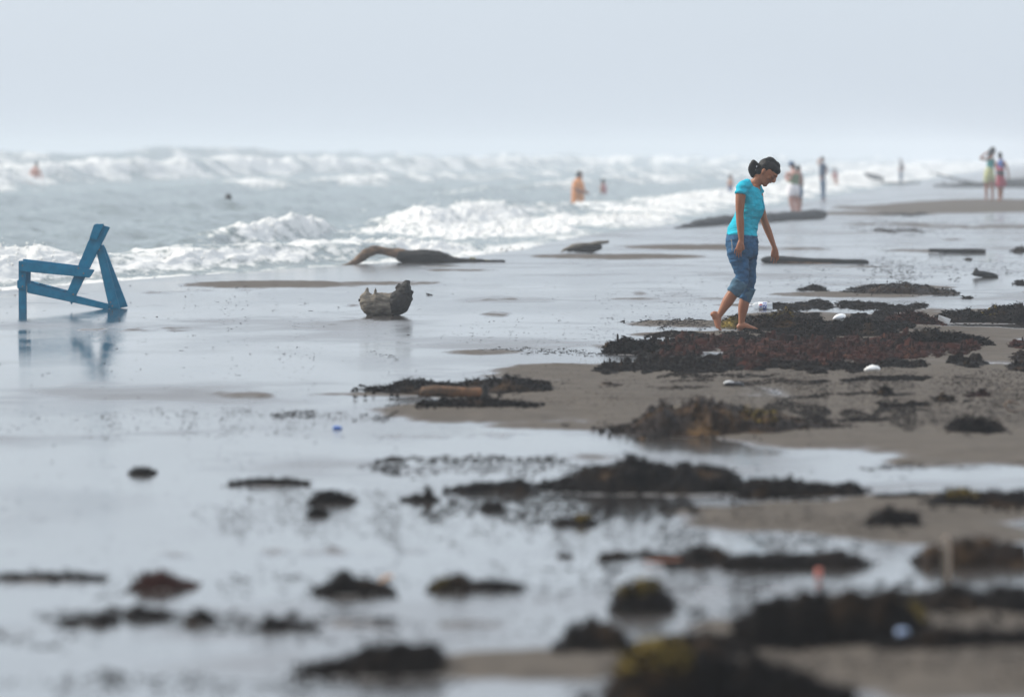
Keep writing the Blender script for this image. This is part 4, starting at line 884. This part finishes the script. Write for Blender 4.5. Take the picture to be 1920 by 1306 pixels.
M('wide black clump with two humps at the edge of the frame bottom', [(560,1255),(600,1245),(650,1236),(690,1210),(720,1206),(750,1214),(780,1204),(815,1210),(838,1240)], 1268, depth=.35, dens=1.3)
M('large dark mound with a broad yellow crown, nearest the camera', [(1130,1300),(1155,1256),(1180,1232),(1235,1222),(1290,1234),(1370,1246),(1430,1236),(1500,1258),(1610,1288)], 1330, depth=.34, dens=1.5, yel=[(1165,1290,1240,2.0)])
M('broad black weed bank running towards the picture edge', [(1378,1160),(1420,1138),(1480,1130),(1540,1116),(1600,1128),(1660,1124),(1700,1140),(1730,1165)], 1212, depth=.30, dens=1.6)
M('yellow topped weed lump sitting on the broad black bank', [(1630,1170),(1650,1148),(1690,1142),(1725,1150),(1745,1172)], 1182, m=W_BLACK, depth=.2, yel=[(1650,1730,1150,1.2)])
M('dark humps strung along the far side of the broad bank', [(1650,1120),(1690,1104),(1730,1122),(1770,1108),(1810,1100),(1850,1118),(1890,1106),(1940,1104)], 1150, depth=.5, dens=1.2)
M('lower dark strip joining the broad bank to the sandy patch', [(1660,1205),(1700,1186),(1740,1176),(1780,1172),(1830,1185),(1900,1180),(1940,1186)], 1212, depth=.22, dens=1.2)
M('dark hump in the shallow water beside the tall round clump', [(1180,1215),(1230,1204),(1290,1192),(1330,1186),(1370,1200),(1420,1216)], 1232, depth=.35, dens=1.1)
M('weed strip behind the upright pale stick', [(1728,1046),(1745,1020),(1770,1028),(1810,1018),(1860,1014),(1930,1020)], 1062, depth=.4, m=W_BROWN)
M('small ragged clump with a leaning stem in the mirror sand', [(485,1178),(500,1150),(512,1160),(540,1164),(590,1170)], 1182, depth=.2, dens=.4)
M('small dark knot beside the ragged stem clump', [(350,1164),(362,1148),(385,1144),(402,1160)], 1168, depth=.14, dens=.5)
M('thin scattered strand next to the small dark knot', [(228,1150),(250,1132),(290,1140),(320,1152)], 1162, depth=.3, dens=.3)
M('low paired blots of weed at the foot of the mirror sand', [(110,1166),(130,1156),(160,1158),(190,1150),(215,1164)], 1172, depth=.25, dens=.4)
M('long flat strand of weed reaching in from the picture edge', [(-40,1084),(20,1076),(90,1076),(150,1075),(196,1082)], 1088, depth=.25, dens=.5)
M('small clump with one yellow speck on mirror sand', [(1038,980),(1050,971),(1070,974),(1090,968),(1115,980)], 984, depth=.16, dens=.5, yel=[(1085,1092,972,.5)])
M('greyish oval clump in front of the long black ridge', [(905,950),(918,940),(935,940),(945,950)], 956, depth=.14, dens=.5)
M('dark ragged weed with pale olive blobs by the shallow edge', [(1150,1120),(1180,1104),(1220,1096),(1250,1112),(1270,1130)], 1150, depth=.35, dens=.5, yel=[(1160,1180,1110,1),(1198,1230,1100,1)])
M('low hump on the drying bar below the two humped clump', [(1250,1306),(1310,1288),(1380,1272),(1440,1276),(1520,1284),(1600,1300)], 1318, depth=.2, dens=.8)
M('small black lump on open sand by the brown bank', [(1645,738),(1652,728),(1668,725),(1676,737)], 740, depth=.2, dens=.5)
M('small shaggy lump with red leaf on open sand', [(1818,738),(1840,731),(1850,730),(1856,739)], 743, m=W_RED, depth=.2, dens=.4)
M('black tuft on open sand near the picture edge', [(1755,751),(1765,742),(1782,741),(1790,750)], 753, depth=.2, dens=.4)
M('wide dark tangle on sand near the curled leaf', [(1785,800),(1800,786),(1830,784),(1870,790),(1890,804)], 812, depth=.5, dens=.8)
M('olive yellow weed bush behind the front foot of the woman', [(1348,611),(1360,600),(1378,596),(1390,600),(1400,612)], 614, m=W_YEL, depth=.3, dens=.6)
M('brown weed mound with a golden bush beside the woman', [(1400,608),(1420,596),(1445,590),(1470,582),(1490,586),(1510,600),(1530,610)], 617, m=W_BROWN, depth=.8, dens=1.2, yel=[(1440,1490,590,1.5)])
M('dark mound topped by the white cup', [(1490,618),(1520,608),(1560,604),(1610,602),(1660,606),(1690,616)], 632, depth=1.1, dens=1.3)
M('rounded red brown mound beside the white card', [(1668,600),(1690,590),(1712,584),(1740,590),(1760,600),(1770,606)], 608, m=W_RED, depth=.8, dens=1)
M('dark weed bank behind the white card', [(1760,598),(1780,586),(1820,580),(1850,588),(1890,572),(1940,570)], 606, depth=1.2, dens=1.2, yel=[(1850,1885,580,1)])
M('low black bank on sand below the white card', [(1690,640),(1720,624),(1760,619),(1800,628),(1840,632),(1865,642)], 647, depth=.7, dens=1.0)
M('knobbly black hummock at the seaward end of the weed carpet', [(1135,660),(1150,646),(1175,635),(1200,642),(1215,637),(1240,648),(1262,652)], 664, depth=.7, dens=1.1)
M('sandy brown weed bank behind the walking woman', [(1610,548),(1650,538),(1690,531),(1730,534),(1760,542),(1800,545)], 552, m=W_BROWN, depth=1.5, dens=.8)
M('fish shaped strand of black weed near the jeans cuff', [(1500,543),(1520,536),(1535,535),(1550,542)], 545, depth=.5, dens=.4)

# the weed carpets, scraps and specks that nobody could count
PATCH = [ # cx, cy, hw, hh, density, lump size
 (1620,660,330,22,1.5,1,W_RED),(1400,650,230,14,1.3,1,W_RED),(1250,650,120,12,1.0,1,W_BLACK),(1820,655,150,12,.9,1,W_RED),(1480,696,390,10,.75,1,W_BLACK),(1850,690,110,15,1.3,1,W_BLACK),(1180,695,120,9,1.0,1,W_BLACK),(1300,690,150,10,1,1,W_BLACK),
 (1560,612,190,20,.7,.9,W_BLACK),(1640,576,250,10,.5,.8,W_BLACK),(1830,582,110,20,.6,.9,W_BLACK),(1430,598,110,12,.5,.8,W_BLACK),(1330,632,170,7,.5,.7,W_BLACK),(1310,605,130,8,.3,.6,W_BLACK),(1500,645,220,10,.8,1,W_BLACK),
 (1720,541,180,4,.55,.7,W_BLACK),(1600,545,90,4,.35,.6,W_BLACK),(1880,535,70,10,.6,.8,W_BLACK),(1850,484,90,6,.6,1.0,W_BROWN),(1830,446,110,9,.5,1.0,W_BROWN),(1890,470,60,8,.7,1.0,W_BROWN),(1760,402,120,3,.5,1.0,W_BLACK),(1720,432,160,4,.35,.9,W_BROWN),(1800,520,120,6,.4,.9,W_BLACK),(1830,560,110,6,.6,.9,W_BLACK),(1790,410,90,3,.35,.7,W_BLACK),(1880,400,60,5,.4,.8,W_BLACK),(1850,376,70,2,.5,.8,W_BLACK),
 (1240,632,60,4,.4,.6,W_BLACK),(1000,657,90,4,.3,.5,W_BLACK),(1080,662,90,4,.3,.5,W_BLACK),(700,672,50,8,.05,.5,W_BLACK),
 (620,782,120,7,.30,.5,W_BLACK),(400,775,260,6,.12,.35,W_BLACK),(1050,804,140,5,.35,.5,W_BLACK),(900,762,160,6,.25,.5,W_BLACK),(1240,733,160,3,.35,.5,W_BROWN),(1200,757,130,4,.15,.4,W_BROWN),
 (1700,770,220,36,.24,.45,W_BROWN),(1650,715,300,16,.22,.45,W_BROWN),(1350,735,300,30,.12,.4,W_BROWN),(1050,700,160,20,.08,.35,W_BROWN),(1500,780,400,14,.4,.5,W_BLACK),(1720,720,220,5,.6,.6,W_BLACK),(1450,722,200,4,.5,.5,W_BROWN),(1780,765,150,5,.6,.6,W_BLACK),(1600,748,160,4,.5,.5,W_BLACK),(1330,712,150,4,.5,.5,W_BLACK),(1120,730,130,4,.4,.5,W_BROWN),(1780,880,150,5,.3,.5,W_BLACK),(1800,800,120,25,.30,.6,W_BLACK),(1800,835,110,8,.45,.6,W_BLACK),(1560,800,130,6,.5,.6,W_BLACK),(1450,740,420,25,.04,.45,W_BROWN),(1840,720,90,14,.15,.6,W_BLACK),
  (1050,955,230,25,.30,.9,W_BLACK),(900,880,200,14,.22,.8,W_BLACK),(880,862,160,6,.3,.8,W_BLACK),(1150,1045,150,8,.6,1.0,W_BROWN),(1450,1062,190,10,.8,.9,W_BROWN),(1830,1050,110,14,.8,.9,W_BROWN),(650,970,250,40,.07,.6,W_BLACK),(1150,1100,300,30,.08,1,W_BLACK),
 (450,1165,260,16,.12,1.1,W_BLACK),(200,1160,120,16,.12,1.1,W_BLACK),(400,1290,420,16,.05,1.2,W_BLACK),(60,1195,90,12,.10,1.2,W_BLACK),(250,1275,150,12,.08,1.2,W_BLACK),(300,790,300,22,.035,.6,W_BLACK),(1300,1000,420,30,.10,.8,W_BLACK),(500,1090,420,20,.03,1.2,W_BLACK),(900,1190,300,24,.04,1.2,W_BROWN),
 (1500,1160,190,35,.18,.7,W_BLACK),(1780,1160,190,50,.15,.7,W_BLACK),(1400,1290,300,30,.10,.7,W_BLACK),(1850,1280,110,30,.12,.7,W_BLACK),(1880,600,80,40,.5,.8,W_BLACK),(1890,660,60,30,.6,.8,W_BROWN),(1870,740,100,20,.3,.6,W_BROWN),(1780,940,160,8,.5,.9,W_BLACK),(1850,1000,80,20,.5,.9,W_BROWN),
 (1000,600,620,70,.009,.4,W_BLACK),(1250,540,300,60,.006,.4,W_BLACK),(1650,450,270,60,.02,.6,W_BLACK),(1760,425,160,14,.16,.7,W_BROWN),(1780,500,150,20,.10,.6,W_BLACK),(1300,575,200,20,.02,.5,W_BLACK),(1150,610,260,22,.02,.5,W_BLACK),(1030,640,180,14,.03,.5,W_BLACK),(400,900,420,280,.004,.6,W_BLACK),(1300,1000,500,160,.008,.8,W_BLACK),(1500,760,420,60,.03,.4,W_BROWN),
]
def carpet():
    rng = np.random.RandomState(9); acc = {}
    for (cx, cy, hw, hh, dn, sz, m) in PATCH:
        Yc = F * CH / (cy - HZ); area = hw * hh * 3.14
        n = min(int(area * dn * .32 * (1 if dn > .2 else 1.6) / max(sz * np.clip(Yc / 50, .55, 1.5) * 50 / Yc, .6) ** 1.2) + 8, 9000)
        u = np.sqrt(rng.uniform(0, 1, n * 3)) * 1.15; a = rng.uniform(0, 6.283, n * 3)
        px = cx + hw * u * np.cos(a); py = cy + hh * u * np.sin(a)
        py = py + hh * (1.1 * fbm(px / 70.0, px * 0 + cy, 33, 3) + .5 * fbm(px / 18.0, px * 0 + cx, 35, 2))
        Yv = F * CH / (py - HZ); Xv = (px - 960) / F * Yv
        sc = Yv / 50
        nz = fbm(Xv / (.9 * sc), Yv / (1.5 * sc), 200, 4) + .6 * fbm(Xv / (.22 * sc), Yv / (.4 * sc), 210, 2)
        k = nz > ((.25 - .6 * min(dn, 1.0)) if dn < 1.3 else -.28) + .75 * u ** 4 if dn > .3 else rng.uniform(0, 1, len(u)) < .25 + .6 * (nz > .15)
        Xv, Yv = Xv[k][:n], Yv[k][:n]; z = ground(Xv, Yv)
        acc.setdefault(m.name, [m, [], [], []]); acc[m.name][1].append(np.stack([Xv, Yv, z], 1)); acc[m.name][2].append(np.full(len(Xv), sz) * np.clip(Yv / 50, .55, 1.5)); acc[m.name][3].append(np.full(len(Xv), min(dn, 1)))
    names = {W_BLACK.name: ('seaweed_litter', 'black brown seaweed scraps strewn over the wet sand'), W_RED.name: ('seaweed_carpet', 'thick red brown seaweed carpet behind the open sand'), W_BROWN.name: ('seaweed_shreds', 'brown seaweed shreds and bits on the sand')}
    for k, (m, Cs, Ss, Ds) in acc.items():
        C = np.concatenate(Cs); S = np.concatenate(Ss); D = np.concatenate(Ds); n = len(C)
        Rr = S * np.clip(.013 * np.exp(rng.normal(0, .75, n)), .004, .075) * (.7 + .9 * D); Hh = S * rng.uniform(.006, .030, n) * (.12 + 1.0 * D) * (1 + 1.6 * (rng.uniform(0, 1, n) > .96) * D)
        t = tufts(C, Rr, Hh, rng)
        pick = rng.uniform(0, 1, n) < np.clip(D * 1.2, .25, 1)
        C2 = np.repeat(C[pick], 2, 0); S2 = np.repeat(S[pick], 2); n2 = len(C2)
        C2 = C2 + np.stack([rng.normal(0, .03, n2) * S2, rng.normal(0, .03, n2), rng.uniform(.0, .018, n2) * S2], 1)
        D2 = np.repeat(D[pick], 2); fr = fronds(C2, S2 * rng.uniform(.015, .05, n2), .08 + .5 * smooth(.25, .6, D2), rng, .3)
        V, T = join([t, fr]); o = mesh_obj(names[k][0], V, T, m); tag(o, names[k][1], kind='stuff')
        print(names[k][0], n, len(T))
carpet()

# ------------------------------------------------------------------ things washed up
def small(name, label, cat, base, parts, Y=None, voxel=None, wob=0, wscale=20, group=None, cap=.3, lift=0):
    P = Pic(*base, Y); r = empty(name, P.b); r.location.z += lift; tag(r, label, cat, group)
    for nm, m, lofts in parts:
        bm = bmesh.new()
        for l in lofts: loft(bm, P.q(l), seg=12, n=3, cap=cap)
        finish(nm, bm, m, r, voxel=voxel, wob=wob, wscale=wscale, smooth_iter=1)
    return r
WHITE = mat('white plastic', (.80, .80, .80), rough=.4, spec=.4)
PLW = mat('white label print', (.8, .8, .82), rough=.35); PLB = mat('blue label print', (.02, .09, .42), rough=.35); PLR = mat('red label print', (.55, .03, .05), rough=.35)
def glassy(name, col):
    m, n, b = nodes(name); b.inputs['Base Color'].default_value = (*col, 1); b.inputs['Transmission Weight'].default_value = .55; b.inputs['Roughness'].default_value = .18; b.inputs['IOR'].default_value = 1.2; return m
CLEAR = glassy('clear plastic', (.85, .88, .9))
r_ = small('plastic_bottle', 'clear plastic bottle with blue, white and red label lying behind the woman', 'bottle', (1430, 580), [
 ('bottle', CLEAR, [[(1407,573,0,2.6,2.6),(1411,573,0,3,3),(1416,573,0,6.4,6.4),(1425,573,0,6.8,6.8),(1444,573,0,6.8,6.8),(1448,573,0,6,6)]]),
 ('cap', WHITE, [[(1404.6,573,0,3,3),(1408,573,0,3,3)]]),
 ('label', PLW, [[(1422,573,0,7.1,7.1),(1438,573,0,7.1,7.1)]]),
], cap=.05)
P_ = Pic(1430, 580); lab = [c for c in r_.children if c.name.startswith('label')][0]
def curved(name, m, poly, rad=7.35):
    """flat print wrapped on the label: poly in picture px round the bottle axis row 573"""
    V = []
    for x, y in poly:
        a = (573 - y) / rad; a = max(-.97, min(.97, a))
        V.append(((x - P_.px) / P_.s, -rad / P_.s * math.sqrt(1 - a * a), (rad * a + (P_.py - 573)) / P_.s))
    me = bpy.data.meshes.new(name); bm = bmesh.new(); vs = [bm.verts.new(v) for v in V]; f = bm.faces.new(vs)
    bmesh.ops.recalc_face_normals(bm, faces=[f]); bm.to_mesh(me); bm.free(); me.materials.append(m); return link(bpy.data.objects.new(name, me), lab)
def strip(name, m, x0, x1, f0, f1, n=8):
    for k in range(n):
        a0 = f0 + (f1 - f0) * k / n; a1 = f0 + (f1 - f0) * (k + 1) / n
        curved(name, m, [(x0, 573 - 7.3 * a0), (x1, 573 - 7.3 * a0), (x1, 573 - 7.3 * a1), (x0, 573 - 7.3 * a1)], 7.4)
# round emblem: red upper half, white wave, blue lower half; then a blue field with white strokes
def emblem(cx, cy, rr):
    up = [(cx + rr * math.cos(t), cy - rr * math.sin(t)) for t in np.linspace(.25, math.pi - .05, 9)]
    curved('label_emblem', PLR, up, 7.45)
    dn = [(cx + rr * math.cos(t), cy - rr * math.sin(t)) for t in np.linspace(math.pi + .35, 2 * math.pi - .1, 9)]
    curved('label_emblem', PLB, dn, 7.45)
emblem(1426.2, 572.5, 3.3)
for (a, b) in ((-.9, -.35), (-.35, .2), (.2, .85)): curved('label_field', PLB, [(1430.2, 573 - 7.2 * a), (1436.6, 573 - 7.2 * a), (1437.2, 573 - 7.2 * b), (1430.2, 573 - 7.2 * b)], 7.4)
for q_ in ([(1431,569),(1433,569),(1432.4,572),(1431,572)], [(1433.6,571),(1435.6,570.6),(1435.2,573.6),(1433.8,573.6)], [(1431.2,574.4),(1434,574.2),(1434,576),(1431.4,576)]): curved('label_lettering', PLW, q_, 7.55)
small('broken_cup', 'crumpled translucent white cup on the dark weed mound', 'cup', (1573, 610), [('body', mat('thin white plastic', (.72, .74, .76), rough=.35), [[(1562,602,-.02,1.2,3),(1568,599,-.02,4.6,7),(1575,598.5,-.02,7.4,8.5),(1581,600,-.02,8,9),(1583,600.5,-.02,7,8)]]), ('rim', WHITE, [[(1582.6,600.4,-.02,8.4,9.4),(1583.8,600.5,-.02,8.2,9.2)]])], lift=.02, wob=.004)
def card():
    P = Pic(1760, 606); r = empty('white_card', P.b); tag(r, 'small white plastic card propped on the weed', 'card')
    bm = bmesh.new(); c = [(1749,588),(1772,596),(1768,606),(1748,597)]
    a = [bm.verts.new(((x - P.px) / P.s, -.75 + .02 * k, -(y - P.py) / P.s + .01)) for k, (x, y) in enumerate(c)]
    b = [bm.verts.new((v.co.x + .002, v.co.y + .012, v.co.z)) for v in a]
    bm.faces.new(a); bm.faces.new(b[::-1])
    for k in range(4): bm.faces.new((a[k], b[k], b[(k + 1) % 4], a[(k + 1) % 4]))
    bmesh.ops.recalc_face_normals(bm, faces=bm.faces)
    me = bpy.data.meshes.new('sheet'); bm.to_mesh(me); bm.free(); me.materials.append(mat('bright white card', (.88, .88, .88), rough=.4)); link(bpy.data.objects.new('sheet', me), r)
    bm = bmesh.new(); loft(bm, P.q([(1753,592.6,-.034,.9),(1754,593,-.034,.9)]), seg=8); finish('hole', bm, W_BLACK, r)
card()
small('plastic_bag', 'scrunched white plastic bag on the open sand edge', 'bag', (1636, 700), [('body', mat('white film plastic', (.84, .84, .82), rough=.45), [[(1620,695,0,1.5,3),(1626,692,0,4,6),(1634,690,0,6.6,8),(1643,690,0,6.4,8),(1650,693,0,4,6)],[(1632,686,0,2,3),(1638,684.5,0,3,4)]])], voxel=.006, wob=.014, wscale=30)
small('pale_shell', 'pale round shell bedded in the biggest brown mound', 'shell', (1272, 792), [('body', mat('cream shell', (.52, .45, .36), rough=.6, noise=.3, scale=25), [[(1254,783,-.05,3,5),(1261,775,-.05,9,10),(1272,770,-.05,12.5,12),(1283,772,-.05,11,11),(1290,779,-.05,6,7)]])], wob=.01, wscale=18)
small('flat_stone', 'flat dark stone with a white rim on open sand', 'stone', (1376, 725), [('body', mat('wet dark stone', (.02, .02, .022), rough=.25), [[(1356,721,0,2.4,6),(1368,719.5,0,4.6,9),(1384,719.5,0,4.6,9),(1394,721.5,0,2.6,6)]]), ('white_rim', WHITE, [[(1357,717.5,-.02,1.6,3),(1366,715.4,-.02,1.8,3),(1375,716,-.02,1.2,2)]])], wob=.004)  # solid white piece along the stone's upper edge
small('curled_leaf', 'curled brown leaf lying on sand by the picture edge', 'leaf', (1905, 772), [('body', mat('dead brown leaf', (.10, .06, .035), rough=.6), [[(1884,756,0,1.6,4),(1892,752,0,2,5),(1902,753,0,2,5),(1912,758,0,1.6,5)],[(1884,757,0,1.5,4),(1888,766,0,2,5),(1900,771,0,2.2,5),(1916,766,0,1.6,5),(1926,764,0,1.2,4)]])], wob=.004)
small('blue_scrap', 'tiny bright blue plastic scrap on wet sand', 'plastic scrap', (632, 804), [('body', mat('bright blue plastic', (.04, .16, .55), rough=.4), [[(624,801.5,0,2.2,4),(632,801,0,3,5),(641,802,0,2,4)]])])
small('upright_stick', 'pale stick standing upright in the wet weed', 'stick', (1778, 1080), [('stem', mat('pale peeled stick', (.42, .33, .25), rough=.7, noise=.3), [[(1776,1084,0,7,6),(1777,1050,0,7,6),(1776,1020,0,6.5,6),(1774,1006,0,5,5)]]), ('bark', WOOD_G, [[(1770,1076,-.006,3.5,4),(1770,1040,-.006,4,4),(1769,1012,-.006,3,3)]])], wob=.004)
small('orange_stick', 'orange brown split stick lying by the upright one', 'stick', (1860, 1056), [('stem', mat('orange split wood', (.42, .19, .07), rough=.7, noise=.3), [[(1812,1048,0,3,5),(1840,1045,0,5.5,7),(1880,1046,0,7,8),(1912,1048,0,6,7),(1925,1049,0,3,4)]])], wob=.006)
small('pink_scrap', 'upright salmon pink scrap in the pebbly strip', 'plastic scrap', (1536, 1086), [('body', mat('salmon plastic', (.62, .20, .15), rough=.5), [[(1535,1083,0,6,4),(1535,1073,0,7,4),(1537,1064,0,6,4)]])], wob=.004)
small('reddish_twig', 'thin reddish twig lying flat on wet sand', 'twig', (1245, 1055), [('stem', mat('reddish bark', (.34, .12, .06), rough=.7), [[(1203,1052,0,2,4),(1235,1050,0,3,4),(1270,1049,0,3,4),(1296,1048,0,2,3)]])], wob=.005)
small('bottle_cap', 'pale blue round cap on the broad black weed bank', 'bottle cap', (1692, 1200), [('body', mat('pale blue plastic', (.42, .52, .72), rough=.3), [[(1682,1188,-.03,9,6),(1692,1187,-.03,11,7),(1702,1188,-.03,8,6)]])])
small('forked_twig', 'small forked twig on wet sand beside the stump', 'twig', (805, 554), [('stem', WOOD_D, [[(799,550,0,.9,1),(806,552,0,1.3,1.6),(811,553.5,0,1.2,1.4)],[(799,554,.02,.9,1),(805,553,.02,1,1)]])])
small('pale_chip', 'pale tan wood chip on the steep black clump', 'wood chip', (726, 1094), [('body', mat('tan wood chip', (.50, .30, .17), rough=.7), [[(712,1091,.04,3,4),(724,1083,.04,5,5),(736,1080,.04,3.5,4)]])], lift=.0)
